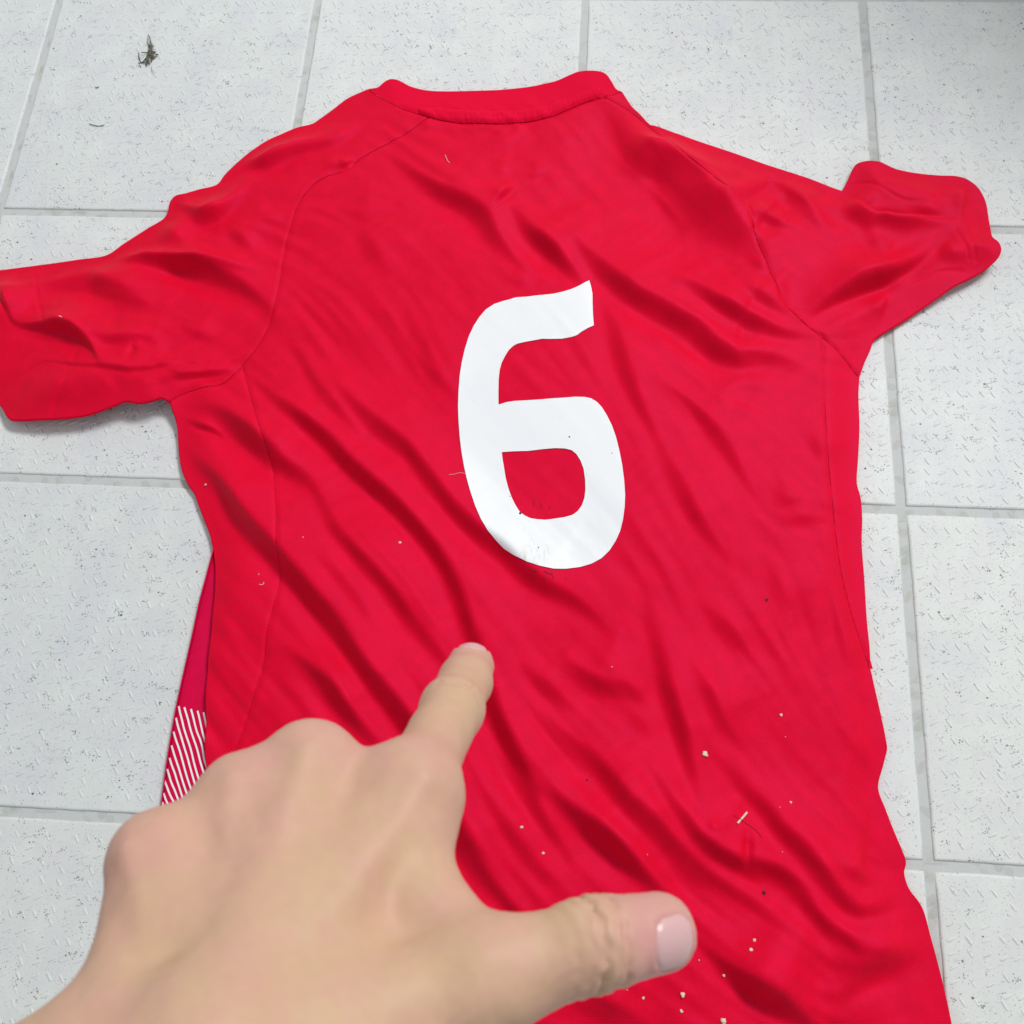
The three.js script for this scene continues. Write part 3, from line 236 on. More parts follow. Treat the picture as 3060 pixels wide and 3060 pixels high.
  for (let gi = 0; gi < lines.length; gi++) {
    const p = lines[gi], xs = p.map((q) => q[0]), zs = p.map((q) => q[1]), main = gi < 5, wd = main ? 0.0016 : 0.0014, dp = main ? 0.0008 : 0.0008, lip = main ? 0.0001 : 0.0001;
    H.box(Math.min(...xs) - 0.01, Math.max(...xs) + 0.01, Math.min(...zs) - 0.01, Math.max(...zs) + 0.01, (x, z, a) => { let best = 1e9; for (let i = 0; i < p.length - 1; i++) { const ax = p[i][0], az = p[i][1], ex = p[i + 1][0] - ax, ez = p[i + 1][1] - az, t = clamp(((x - ax) * ex + (z - az) * ez) / (ex * ex + ez * ez), 0, 1), q = (x - ax - ex * t) ** 2 + (z - az - ez * t) ** 2; if (q < best) best = q; } const d = Math.sqrt(best); return d > 0.009 ? a : a - dp * Math.exp(-((d / wd) ** 2)) + lip * Math.exp(-(((d - 0.0036) / 0.0018) ** 2)) * (0.6 + 0.4 * noise2(x * 420, z * 420)); });
  }
}
const seamPaths = D.seams.map((g) => chain(g, 0.004));
function seamDist(x, z) { let best = 1e9; for (const [k, p] of seamPaths.entries()) for (let i = 0; i < p.length - 1; i++) { const ax = p[i][0], az = p[i][1]; if (Math.abs(ax - x) > 0.012 || Math.abs(az - z) > 0.012) continue; const ex = p[i + 1][0] - ax, ez = p[i + 1][1] - az, t = clamp(((x - ax) * ex + (z - az) * ez) / (ex * ex + ez * ez), 0, 1), q = Math.sqrt((x - ax - ex * t) ** 2 + (z - az - ez * t) ** 2) - (k < 2 ? 0.00034 : 0.00022); if (q < best) best = q; } return best; }
function clipped(poly, step, off, hole, open) {       // mesh of the drape inside an outline
  const sd = polyDist(poly), hd = hole ? polyDist(hole) : null, f = hole ? (x, z) => Math.min(sd(x, z), -hd(x, z)) : open ? (x, z) => { const d = sd(x, z); return d < -0.01 || d > 0.01 ? d : Math.min(d, seamDist(x, z)); } : sd;
  const xs = poly.map((p) => p[0]), zs = poly.map((p) => p[1]), x0 = Math.min(...xs) - step, z0 = Math.min(...zs) - step, nx = Math.ceil((Math.max(...xs) - x0) / step) + 2, nz = Math.ceil((Math.max(...zs) - z0) / step) + 2;
  const v = new Float32Array(nx * nz); for (let j = 0; j < nz; j++) for (let i = 0; i < nx; i++) v[j * nx + i] = f(x0 + i * step, z0 + j * step);
  const pos = [], nor = [], uv = [], idx = [], ids = new Map();
  const vert = (key, x, z) => { let q = ids.get(key); if (q === undefined) { q = pos.length / 3; const y = H.at(x, z) + (typeof off === 'function' ? off(x, z) : off); pos.push(x, y, z); nor.push(...H.normal(x, z)); uv.push(x * 10, z * 10); ids.set(key, q); } return q; };
  const NN = nx * nz;
  for (let j = 0; j < nz - 1; j++) for (let i = 0; i < nx - 1; i++) {
    const c = [j * nx + i, (j + 1) * nx + i, (j + 1) * nx + i + 1, j * nx + i + 1], s = c.map((k) => v[k]); if (s.every((q) => q <= 0)) continue;
    const out = [];
    for (let e = 0; e < 4; e++) { const a = c[e], b = c[(e + 1) % 4], xa = x0 + (a % nx) * step, za = z0 + Math.floor(a / nx) * step; if (v[a] > 0) out.push(vert(a, xa, za)); if ((v[a] > 0) !== (v[b] > 0)) { const t = v[a] / (v[a] - v[b]), xb = x0 + (b % nx) * step, zb = z0 + Math.floor(b / nx) * step; out.push(vert(NN + Math.min(a, b) * 4 + (Math.abs(a - b) === 1 ? 0 : 1), xa + (xb - xa) * t, za + (zb - za) * t)); } }
    for (let k = 1; k < out.length - 1; k++) idx.push(out[0], out[k], out[k + 1]);
  }
  const g = new THREE.BufferGeometry(); g.setAttribute('position', new THREE.Float32BufferAttribute(pos, 3)); g.setAttribute('normal', new THREE.Float32BufferAttribute(nor, 3)); g.setAttribute('uv', new THREE.Float32BufferAttribute(uv, 2)); g.setIndex(idx); return g;
}
const outlineDist = polyDist(chain(D.polys.outline, 0.006));
function rollUnder(p) {                      // cloth edge curling down to the tiles
  const n = p.length, pos = [], nor = [], uv = [], idx = [], K = 9;
  for (let i = 0; i < n; i++) {
    const a = p[Math.max(0, i - 1)], b = p[Math.min(n - 1, i + 1)], l = Math.hypot(b[0] - a[0], b[1] - a[1]) || 1; let ox = (b[1] - a[1]) / l, oz = -(b[0] - a[0]) / l; const [x, z] = p[i];
    if (rollUnder.sign < 0) { ox = -ox; oz = -oz; }
    const h = H.at(x, z), r = clamp((h - 0.0008) / 2, 0.0008, 0.0022);
    for (let k = 0; k <= K; k++) { const t = k / K * 2.9, q = Math.min(r, 0.0016); const X = x + ox * q * Math.sin(t) - (k > 5 ? ox * 0.001 * (k - 5) : 0), Z = z + oz * q * Math.sin(t) - (k > 5 ? oz * 0.001 * (k - 5) : 0); pos.push(X, h - r * (1 - Math.cos(t)), Z); const c = Math.cos(t), sn = Math.sin(t); nor.push(ox * sn, c, oz * sn); uv.push(X * 10, Z * 10); }
    if (i) for (let k = 0; k < K; k++) { const A = (i - 1) * (K + 1) + k, B = A + K + 1; rollUnder.sign > 0 ? idx.push(A, B, A + 1, B, B + 1, A + 1) : idx.push(A, A + 1, B, B, A + 1, B + 1); }
  }
  const g = new THREE.BufferGeometry(); g.setAttribute('position', new THREE.Float32BufferAttribute(pos, 3)); g.setAttribute('normal', new THREE.Float32BufferAttribute(nor, 3)); g.setAttribute('uv', new THREE.Float32BufferAttribute(uv, 2)); g.setIndex(idx); return g;
}
function outwardRoll(path) { const q = path, m = q.length >> 1, a = q[m], b = q[m + 1], l = Math.hypot(b[0] - a[0], b[1] - a[1]); const ox = (b[1] - a[1]) / l, oz = -(b[0] - a[0]) / l; rollUnder.sign = outlineDist((a[0] + b[0]) / 2 + ox * 0.003, (a[1] + b[1]) / 2 + oz * 0.003) < outlineDist((a[0] + b[0]) / 2 - ox * 0.003, (a[1] + b[1]) / 2 - oz * 0.003) ? 1 : -1; return rollUnder(path); }

const knit = (() => {                           // fine knit: rows of tiny stitches
  const N = 512, d = new Uint8Array(N * N * 4), r = rng(31);
  for (let j = 0; j < N; j++) for (let i = 0; i < N; i++) { const a = Math.sin(i / N * 6.2832 * 64 + (Math.sin(j / N * 6.2832 * 64) * 0.9)), b = Math.sin(j / N * 6.2832 * 64), v = 128 + 50 * a + 30 * b + (r() - 0.5) * 60; const k = (j * N + i) * 4; d[k] = d[k + 1] = d[k + 2] = clamp(v, 0, 255); d[k + 3] = 255; }
  const t = new THREE.DataTexture(d, N, N); t.wrapS = t.wrapT = THREE.RepeatWrapping; t.magFilter = t.minFilter = THREE.LinearFilter; t.repeat.set(2, 2); t.needsUpdate = true; return t;
})();
const mottle = (() => {                         // slightly uneven dye and wear
  const N = 512, d = new Uint8Array(N * N * 4), r = rng(37);
  for (let j = 0; j < N; j++) for (let i = 0; i < N; i++) { const u = i / N * 6.2832, v = j / N * 6.2832, n = 0.5 * noise3(Math.cos(u) * 2.2, Math.sin(u) * 2.2 + Math.cos(v) * 2.2, Math.sin(v) * 2.2) + 0.3 * noise3(Math.cos(u) * 9, Math.sin(u) * 9 + Math.cos(v) * 9, Math.sin(v) * 9), w = 243 + 9 * n + (r() - 0.5) * 14, k = (j * N + i) * 4; d[k] = d[k + 1] = d[k + 2] = clamp(w, 0, 255); d[k + 3] = 255; }
  const t = new THREE.DataTexture(d, N, N); t.colorSpace = THREE.SRGBColorSpace; t.wrapS = t.wrapT = THREE.RepeatWrapping; t.magFilter = t.minFilter = THREE.LinearFilter; t.repeat.set(0.45, 0.45); t.needsUpdate = true; return t;
})();
const RED = lin(0.74, 0.0016, 0.021), GLOSS = lin(1, 0.22, 0.95);
const red = new THREE.MeshPhysicalMaterial({ color: RED, map: mottle, bumpMap: knit, bumpScale: 0.00004, roughness: 0.6, sheen: 0.1, sheenRoughness: 0.5, sheenColor: lin(0.5, 0.02, 0.3), specularIntensity: 0.46, specularColor: GLOSS, side: THREE.DoubleSide });
const redRib = new THREE.MeshPhysicalMaterial({ color: lin(0.70, 0.0018, 0.026), roughness: 0.75, sheen: 0.5, sheenRoughness: 0.5, sheenColor: lin(0.5, 0.02, 0.36), specularIntensity: 0.4, specularColor: GLOSS, side: THREE.DoubleSide });
const redMesh = (() => {                        // side panels: knitted mesh with pin holes
  const N = 512, c = document.createElement('canvas'); c.width = c.height = N; const g = c.getContext('2d');
  g.fillStyle = '#fff'; g.fillRect(0, 0, N, N); const k = 16; for (let j = 0; j < k * 2; j++) for (let i = 0; i < k; i++) { g.fillStyle = 'rgba(90,60,60,0.5)'; g.beginPath(); g.arc((i + (j & 1 ? 0.5 : 0)) * N / k + 8, (j + 0.5) * N / k / 2, 3.4, 0, 7); g.fill(); }
  const t = new THREE.CanvasTexture(c); t.wrapS = t.wrapT = THREE.RepeatWrapping; t.magFilter = THREE.LinearFilter; t.colorSpace = THREE.SRGBColorSpace; t.repeat.set(2.4, 2.4);
  const m = red.clone(); m.map = t; m.color = lin(0.71, 0.0018, 0.022); return m;
})();
const redPrint = red.clone(); redPrint.color = lin(0.72, 0.003, 0.055);
const vinyl = new THREE.MeshPhysicalMaterial({ color: lin(0.80, 0.82, 0.85), roughness: 0.42, specularIntensity: 0.5, side: THREE.DoubleSide });
const jersey = thing('jersey', 'red short-sleeved football jersey with white number six lying back up on tiles', 'jersey');
function panel(name, poly, mat, off = 0, step = 0.0014, label) {
  const geos = [clipped(closedPoly(poly), step, off, null, off === 0)]; if (typeof off === 'function') geos[0].computeVertexNormals(); geos.push(outwardRoll(chain(D.rolls[poly], 0.002)));
  const m = mesh(name, mergeGeometries(geos), mat, jersey); if (label) m.userData.label = label; return m;
}
panel('back_panel', 'back', red);
panel('side_panel', 'sideL', redMesh);
panel('side_panel', 'sideR', redMesh);
panel('sleeve', 'sleeveL', red);
panel('sleeve', 'sleeveR', red);
const fp = panel('front_panel', 'front', redPrint, (x, z) => 0.0030 - H.at(x, z) + 0.0005 * noise2(x * 30, z * 12), 0.0016, 'red front panel edge with white stripes showing beside the back');
const collar = panel('collar', 'collar', redRib, 0.0004, 0.0012);
{
  const g = clipped(closedPoly('tape'), 0.001, 0.0), p = g.attributes.position, t = polyDist(closedPoly('tape'));
  for (let i = 0; i < p.count; i++) { const d = t(p.getX(i), p.getZ(i)), x = p.getX(i), z = p.getZ(i); p.setY(i, p.getY(i) + 0.0006 + 0.0016 * Math.sqrt(clamp(d / 0.004, 0, 1)) + 0.0004 * noise2(x * 330, z * 90)); }
  g.computeVertexNormals(); mesh('neck_tape', g, redRib, collar);
}
{
  const W = 512, Hh = 896, c = document.createElement('canvas'), r = rng(61); c.width = W; c.height = Hh; const g = c.getContext('2d'); g.fillStyle = 'rgb(255,255,255)'; g.fillRect(0, 0, W, Hh);
  for (let k = 0; k < 90; k++) { const x = (0.43 + 0.2 * r() * r() + 0.02 * r()) * W, y = (0.9 + 0.095 * Math.sqrt(r())) * Hh; g.strokeStyle = `rgba(170,178,152,${0.04 + 0.08 * r()})`; g.lineWidth = 1 + 4 * r(); g.beginPath(); g.moveTo(x, y); g.lineTo(x + (r() - 0.3) * 26, y + 8 + 22 * r()); g.stroke(); }
  for (let k = 0; k < 30; k++) { const x = (0.44 + 0.05 * r()) * W, y = (0.8 + 0.13 * r()) * Hh; g.strokeStyle = `rgba(160,168,170,${0.04 + 0.07 * r()})`; g.lineWidth = 1 + 2 * r(); g.beginPath(); g.moveTo(x, y); g.lineTo(x + 3 * (r() - 0.5), y + 14 * r()); g.stroke(); }
  for (let k = 0; k < 70; k++) { const v = 150 + 60 * r() | 0; g.fillStyle = `rgba(${v},${v},${v},0.35)`; g.beginPath(); g.arc(r() * W, r() * Hh, 0.6 + 0.9 * r(), 0, 7); g.fill(); }
  const t = new THREE.CanvasTexture(c); t.colorSpace = THREE.SRGBColorSpace; t.magFilter = THREE.LinearFilter; t.flipY = false;
  const xs = D.six.map((p) => p[0] / 1000), zs = D.six.map((p) => p[1] / 1000), x0 = Math.min(...xs), x1 = Math.max(...xs), z0 = Math.min(...zs), z1 = Math.max(...zs);
  const ng = clipped(mm(D.six), 0.001, 0.0006, mm(D.sixhole)), p = ng.attributes.position, uv = ng.attributes.uv; for (let i = 0; i < p.count; i++) uv.setXY(i, (p.getX(i) - x0) / (x1 - x0), (p.getZ(i) - z0) / (z1 - z0));
  const m = vinyl.clone(); m.map = t; mesh('number', ng, m, jersey).userData.label = 'white vinyl number six with a faint smudge on its lower curve';
}
// = 'white vinyl number six';
function ribbon(path, width, y) {
  const p = spline(path, 0.002), n = p.length, pos = [], idx = [];
  for (let i = 0; i < n; i++) { const a = p[Math.max(0, i - 1)], b = p[Math.min(n - 1, i + 1)], l = Math.hypot(b[0] - a[0], b[1] - a[1]) || 1, ox = (b[1] - a[1]) / l * width / 2, oz = -(b[0] - a[0]) / l * width / 2; for (const s of [1, -1]) { const X = p[i][0] + s * ox, Z = p[i][1] + s * oz; pos.push(X, y(X, Z), Z); } if (i) { const A = 2 * i - 2; idx.push(A, A + 1, A + 2, A + 1, A + 3, A + 2); } }
  const g = new THREE.BufferGeometry(); g.setAttribute('position', new THREE.Float32BufferAttribute(pos, 3)); g.setIndex(idx); g.computeVertexNormals(); return g;
}
const stainMat = new THREE.MeshStandardMaterial({ color: lin(0.36, 0.003, 0.018), roughness: 0.95, side: THREE.DoubleSide });
for (const [w, q] of D.stains) mesh('stain', ribbon(mm(q), w / 1000, (x, z) => H.at(x, z) + 0.00035), stainMat, jersey);
for (const S of D.stripes) { const p = []; for (let i = 1; i < S.length; i += 2) p.push([S[i] / 1000, S[i + 1] / 1000]); mesh('stripe', ribbon(p, S[0] / 1000, (x, z) => 0.0034 + 0.0005 * noise2(x * 30, z * 12)), vinyl, fp); }

for (const p of seamPaths) mesh('seam', ribbon(p, 0.006, (x, z) => H.at(x, z) - 0.0013), red, jersey);   // seam allowance under each join
// ---------- the pointing hand ----------
{
  const J = {}; for (const k in D.hand) { const [x, y, z, r] = D.hand[k]; J[k] = { p: [x / 1000, y / 1000, z / 1000], r: r / 1000 }; }
  const bones = [];
  const bone = (a, b, ra, rb) => bones.push([...J[a].p, ra ?? J[a].r, ...J[b].p, rb ?? J[b].r]);
  bone('wr', 'imcp', 0.0165, 0.0112); bone('wr', 'mmcp', 0.0165); bone('wu', 'rmcp', 0.0145); bone('wu', 'pmcp', 0.0125); bone('wr', 'wu');
  bone('wr', 'fr'); bone('wu', 'fu'); bone('wr', 'fu', 0.017, 0.02);
  bone('mmcp', 'imcp', 0.0075, 0.0075); bone('rmcp', 'mmcp', 0.0075, 0.0075); bone('pmcp', 'rmcp', 0.0075, 0.0075);
  bone('midp', 'mid2'); bone('midp', 'mid3'); bone('mid2', 'imcp', 0.013, 0.0105); bone('midp', 'mmcp', 0.015, 0.010); bone('midp', 'rmcp', 0.015, 0.0095); bone('mid3', 'pmcp', 0.0135, 0.0095);
  bone('tcmc', 'tmcp'); bone('wr', 'tcmc'); bone('tcmc', 'web', 0.016, 0.0095); bone('web', 'imcp', 0.0095, 0.0100); bone('web', 'tmcp', 0.0088, 0.0095); bone('weba', 'webb'); bone('webb', 'webc'); bone('midp', 'tcmc', 0.016, 0.016);
  const body = bones.length;
  const chains = [['imcp', 'ipip', 'idip', 'itip'], ['mmcp', 'mpip', 'mdip', 'mtip'], ['rmcp', 'rpip', 'rdip', 'rtip'], ['pmcp', 'ppip', 'pdip', 'ptip'], ['tmcp', 'tip1', 'ttip']];
  const fingers = chains.map((c) => c.slice(1).map((b, i) => [...J[c[i]].p, i === 0 && c[0] !== 'tmcp' ? J[c[i]].r * 0.9 : J[c[i]].r, ...J[b].p, J[b].r]));
  const cone = (B, x, y, z) => { const ax = B[4] - B[0], ay = B[5] - B[1], az = B[6] - B[2], px = x - B[0], py = y - B[1], pz = z - B[2], t = clamp((px * ax + py * ay + pz * az) / (ax * ax + ay * ay + az * az), 0, 1); const qx = px - ax * t, qy = py - ay * t, qz = pz - az * t; return Math.sqrt(qx * qx + qy * qy + qz * qz) - (B[3] + (B[7] - B[3]) * t); };
  const smin = (a, b, k) => { const h = Math.max(k - Math.abs(a - b), 0) / k; return Math.min(a, b) - h * h * k * 0.25; };
  const sdf = (x, y, z) => {
    let d = 1; for (let i = 0; i < body; i++) d = smin(d, cone(bones[i], x, y, z), 0.008);
    for (let c = 0; c < 5; c++) { let f = 1; for (const B of fingers[c]) f = smin(f, cone(B, x, y, z), 0.004); d = smin(d, f, c === 0 ? 0.009 : c === 4 ? 0.008 : 0.005); }
    return d;
  };
  const lo = [1e9, 1e9, 1e9], hi = [-1e9, -1e9, -1e9]; for (const k in J) for (let a = 0; a < 3; a++) { lo[a] = Math.min(lo[a], J[k].p[a] - J[k].r - 0.008); hi[a] = Math.max(hi[a], J[k].p[a] + J[k].r + 0.008); }
  const h = 0.0011, n = lo.map((v, a) => Math.ceil((hi[a] - v) / h) + 1), [nx, ny, nz] = n, val = new Float32Array(nx * ny * nz).fill(9), B = 8, at = (i, j, k) => (k * ny + j) * nx + i;
  for (let k0 = 0; k0 < nz; k0 += B) for (let j0 = 0; j0 < ny; j0 += B) for (let i0 = 0; i0 < nx; i0 += B) {
    const c = sdf(lo[0] + (i0 + B / 2) * h, lo[1] + (j0 + B / 2) * h, lo[2] + (k0 + B / 2) * h), near = Math.abs(c) < B * h * 0.9 + 0.004;
    for (let k = k0; k < Math.min(nz, k0 + B); k++) for (let j = j0; j < Math.min(ny, j0 + B); j++) for (let i = i0; i < Math.min(nx, i0 + B); i++) val[at(i, j, k)] = near ? sdf(lo[0] + i * h, lo[1] + j * h, lo[2] + k * h) : c;
  }
  const id = new Int32Array(nx * ny * nz).fill(-1), pos = [], idx = [];
  for (let k = 0; k < nz - 1; k++) for (let j = 0; j < ny - 1; j++) for (let i = 0; i < nx - 1; i++) {
    if (Math.abs(val[at(i, j, k)]) > 0.003) continue;
    let m = 0, sx = 0, sy = 0, sz = 0, cnt = 0; const c = []; for (let q = 0; q < 8; q++) { c[q] = val[at(i + (q & 1), j + (q >> 1 & 1), k + (q >> 2))]; if (c[q] < 0) m |= 1 << q; } if (m === 0 || m === 255) continue;
    for (let a = 0; a < 8; a++) for (const bit of [1, 2, 4]) { const b = a | bit; if (a === b) continue; if ((c[a] < 0) !== (c[b] < 0)) { const t = c[a] / (c[a] - c[b]); sx += (a & 1) + (bit === 1 ? t : 0); sy += (a >> 1 & 1) + (bit === 2 ? t : 0); sz += (a >> 2) + (bit === 4 ? t : 0); cnt++; } }
    id[at(i, j, k)] = pos.length / 3; pos.push(lo[0] + (i + sx / cnt) * h, lo[1] + (j + sy / cnt) * h, lo[2] + (k + sz / cnt) * h);
  }
  for (let k = 1; k < nz - 1; k++) for (let j = 1; j < ny - 1; j++) for (let i = 1; i < nx - 1; i++) {
    if (Math.abs(val[at(i, j, k)]) > 0.003) continue;
    const s = val[at(i, j, k)] < 0;
    const quad = (a, b, c, d, flip) => { if (a < 0 || b < 0 || c < 0 || d < 0) return; flip ? idx.push(a, c, b, a, d, c) : idx.push(a, b, c, a, c, d); };
    if (s !== (val[at(i + 1, j, k)] < 0)) quad(id[at(i, j - 1, k - 1)], id[at(i, j, k - 1)], id[at(i, j, k)], id[at(i, j - 1, k)], !s);
    if (s !== (val[at(i, j + 1, k)] < 0)) quad(id[at(i - 1, j, k - 1)], id[at(i - 1, j, k)], id[at(i, j, k)], id[at(i, j, k - 1)], !s);
    if (s !== (val[at(i, j, k + 1)] < 0)) quad(id[at(i - 1, j - 1, k)], id[at(i, j - 1, k)], id[at(i, j, k)], id[at(i - 1, j, k)], !s);
  }
  const grad = (x, y, z) => { const e = 0.0004, gx = sdf(x + e, y, z) - sdf(x - e, y, z), gy = sdf(x, y + e, z) - sdf(x, y - e, z), gz = sdf(x, y, z + e) - sdf(x, y, z - e), l = Math.hypot(gx, gy, gz) || 1; return [gx / l, gy / l, gz / l]; };
  const V = (a) => new THREE.Vector3(...a), up = V(D.camUp), right = V(D.camRight), back = V(D.camBack);
  // nails: frame on the dorsal side of a finger tip
  const nailOf = (a, b, dorsal, along, L, W) => { const pa = V(J[a].p), pb = V(J[b].p), ax = pb.clone().sub(pa).normalize(), d = dorsal.clone().addScaledVector(ax, -dorsal.dot(ax)).normalize(), si = new THREE.Vector3().crossVectors(ax, d).normalize(); return { c: pb.clone().addScaledVector(ax, along), ax, d, si, L, W, r: J[b].r }; };
  const nails = [nailOf('tip1', 'ttip', back.clone().addScaledVector(up, 0.05), -0.0002, 0.0118, 0.0128), nailOf('idip', 'itip', back.clone().addScaledVector(up, 0.75), 0.0015, 0.0115, 0.0105)];
  const inNail = (N, u, v) => Math.pow(Math.abs(2 * u / N.L), 2.6) + Math.pow(Math.abs(2 * v / N.W), 2.6);
  const hit = (o, d) => { const p = o.clone(); for (let i = 0; i < 60; i++) { const s = sdf(p.x, p.y, p.z); if (s < 0.00002) break; p.addScaledVector(d, -Math.max(s * 0.8, 0.00002)); } return p; };
  // creases across the thumb joint and the index joint
  const T1 = V(J.tip1.p), TT = V(J.ttip.p), TM = V(J.tmcp.p), tax = TT.clone().sub(T1).normalize(), tax0 = T1.clone().sub(TM).normalize(), IP = V(J.ipip.p), ID = V(J.idip.p), iax = ID.clone().sub(V(J.imcp.p)).normalize();
  const nV = pos.length / 3, nor = new Float32Array(nV * 3), col = new Float32Array(nV * 3), p = new THREE.Vector3();
  const knuckles = ['imcp', 'mmcp', 'rmcp', 'pmcp'].map((k) => V(J[k].p));
  for (let i = 0; i < nV; i++) {
    let x = pos[3 * i], y = pos[3 * i + 1], z = pos[3 * i + 2], s = sdf(x, y, z), g = grad(x, y, z); x -= g[0] * s; y -= g[1] * s; z -= g[2] * s; g = grad(x, y, z); p.set(x, y, z);
    let dsp = 0.00028 * noise3(x * 70, y * 70, z * 70) + 0.00006 * noise3(x * 260, y * 260, z * 260);
    // extensor tendons fan out under the skin
    const dorsal = Math.max(0, g[0] * back.x + g[1] * back.y + g[2] * back.z);
    for (const k of ['imcp', 'mmcp', 'rmcp', 'pmcp']) { const A = V(J.wr.p), Bq = V(J[k].p), ab = Bq.clone().sub(A), t = clamp(p.clone().sub(A).dot(ab) / ab.lengthSq(), 0, 1.02), q = A.clone().addScaledVector(ab, t), off = p.clone().sub(q), lat = Math.abs(off.dot(new THREE.Vector3().crossVectors(ab, back).normalize())); dsp += dorsal * 0.0011 * Math.exp(-((lat / 0.0035) ** 2)) * sstep(0.35, 0.75, t) * (1 - sstep(0.97, 1.02, t)); }
    const crease = (o, ax, list) => { const q = p.clone().sub(o), t = q.dot(ax), rad = q.addScaledVector(ax, -t).length(); if (rad > 0.016) return; const wv = 0.0009 * noise3(x * 190, y * 190, z * 190); for (const [c, w, dp] of list) dsp -= dp * Math.exp(-(((t - c + wv) / w) ** 2)) * (0.65 + 0.35 * noise3(x * 140 + c * 900, y * 140, z * 140)); };
    crease(T1, tax, [[-0.0052, 0.0009, 0.0005], [-0.0022, 0.0010, 0.0021], [0.0008, 0.0009, 0.0009], [0.0034, 0.0009, 0.0015], [-0.0085, 0.0008, 0.0003]]);
    if (dorsal > 0.2) crease(IP, iax, [[0.001, 0.0010, 0.0014], [0.0036, 0.0010, 0.0018], [-0.002, 0.0010, 0.0008], [0.0062, 0.0009, 0.0009]]);
    for (const N of nails) { const q = p.clone().sub(N.c), u = q.dot(N.ax), v = q.dot(N.si), w = q.dot(N.d); if (w > 0) { const e = inNail(N, u, v); if (e < 1.9) dsp -= 0.0007 * (1 - sstep(0.75, 1.05, e)); if (e > 0.9 && e < 4) dsp += 0.00028 * Math.exp(-(((Math.pow(e, 0.385) - 1.12) / 0.1) ** 2)); } }
    pos[3 * i] = x + g[0] * dsp; pos[3 * i + 1] = y + g[1] * dsp; pos[3 * i + 2] = z + g[2] * dsp;
    // skin tone: sallow back, pinker knuckles and tips, mottled
    let pink = 0.38 + 0.22 * noise3(x * 38, y * 38, z * 38) + 0.15 * noise3(x * 120, y * 120, z * 120);
    for (const k of knuckles) pink += 0.55 * Math.exp(-((p.distanceTo(k) / 0.014) ** 2));
    pink += 0.9 * sstep(-0.002, 0.012, p.clone().sub(T1).dot(tax)) * (p.distanceTo(TT) < 0.022 ? 1 : 0) + 0.6 * sstep(0.02, 0.006, p.distanceTo(V(J.itip.p)));
    pink = clamp(pink, 0, 1.3); const vv = 1 + 0.02 * noise3(x * 210, y * 210, z * 210);
    col[3 * i] = (0.545 + 0.03 * pink) * vv; col[3 * i + 1] = (0.372 - 0.06 * pink) * vv; col[3 * i + 2] = (0.226 + 0.032 * pink) * vv;
  }
  const g = new THREE.BufferGeometry(); g.setAttribute('position', new THREE.Float32BufferAttribute(pos, 3)); g.setAttribute('color', new THREE.Float32BufferAttribute(col, 3)); g.setIndex(idx); g.computeVertexNormals();
  const root = thing('hand', 'bare left hand held over the jersey, index finger pointing and thumb spread', 'hand');
  mesh('skin', g, new THREE.MeshPhysicalMaterial({ vertexColors: true, roughness: 0.52, specularIntensity: 0.45, sheen: 0.25, sheenRoughness: 0.6, sheenColor: lin(0.5, 0.3, 0.22) }), root);
  const nailMat = new THREE.MeshPhysicalMaterial({ color: lin(0.62, 0.385, 0.385), roughness: 0.34, specularIntensity: 0.6, clearcoat: 0.3, clearcoatRoughness: 0.25, side: THREE.DoubleSide });
  for (const N of nails) {
    const U = 26, W = 26, ps = [], id2 = [];
    for (let b = 0; b <= U; b++) for (let a = 0; a <= W; a++) { let s = a / W * 2 - 1, t = b / U * 2 - 1; const l = Math.pow(Math.pow(Math.abs(s), 2.6) + Math.pow(Math.abs(t), 2.6), 1 / 2.6) || 1, m = Math.max(Math.abs(s), Math.abs(t)); const u = s * m / l * N.L / 2, v = t * m / l * N.W / 2, o = N.c.clone().addScaledVector(N.ax, u).addScaledVector(N.si, v).addScaledVector(N.d, 0.02), q = hit(o, N.d); q.addScaledVector(N.d, 0.00005 - 0.0006 * sstep(0.8, 1, m)); ps.push(q.x, q.y, q.z); }
    for (let b = 0; b < U; b++) for (let a = 0; a < W; a++) { const A = b * (W + 1) + a, C = A + W + 1; id2.push(A, C, A + 1, A + 1, C, C + 1); }
    const ng = new THREE.BufferGeometry(); ng.setAttribute('position', new THREE.Float32BufferAttribute(ps, 3)); ng.setIndex(id2); ng.computeVertexNormals(); mesh('nail', ng, nailMat, root);
  }
}

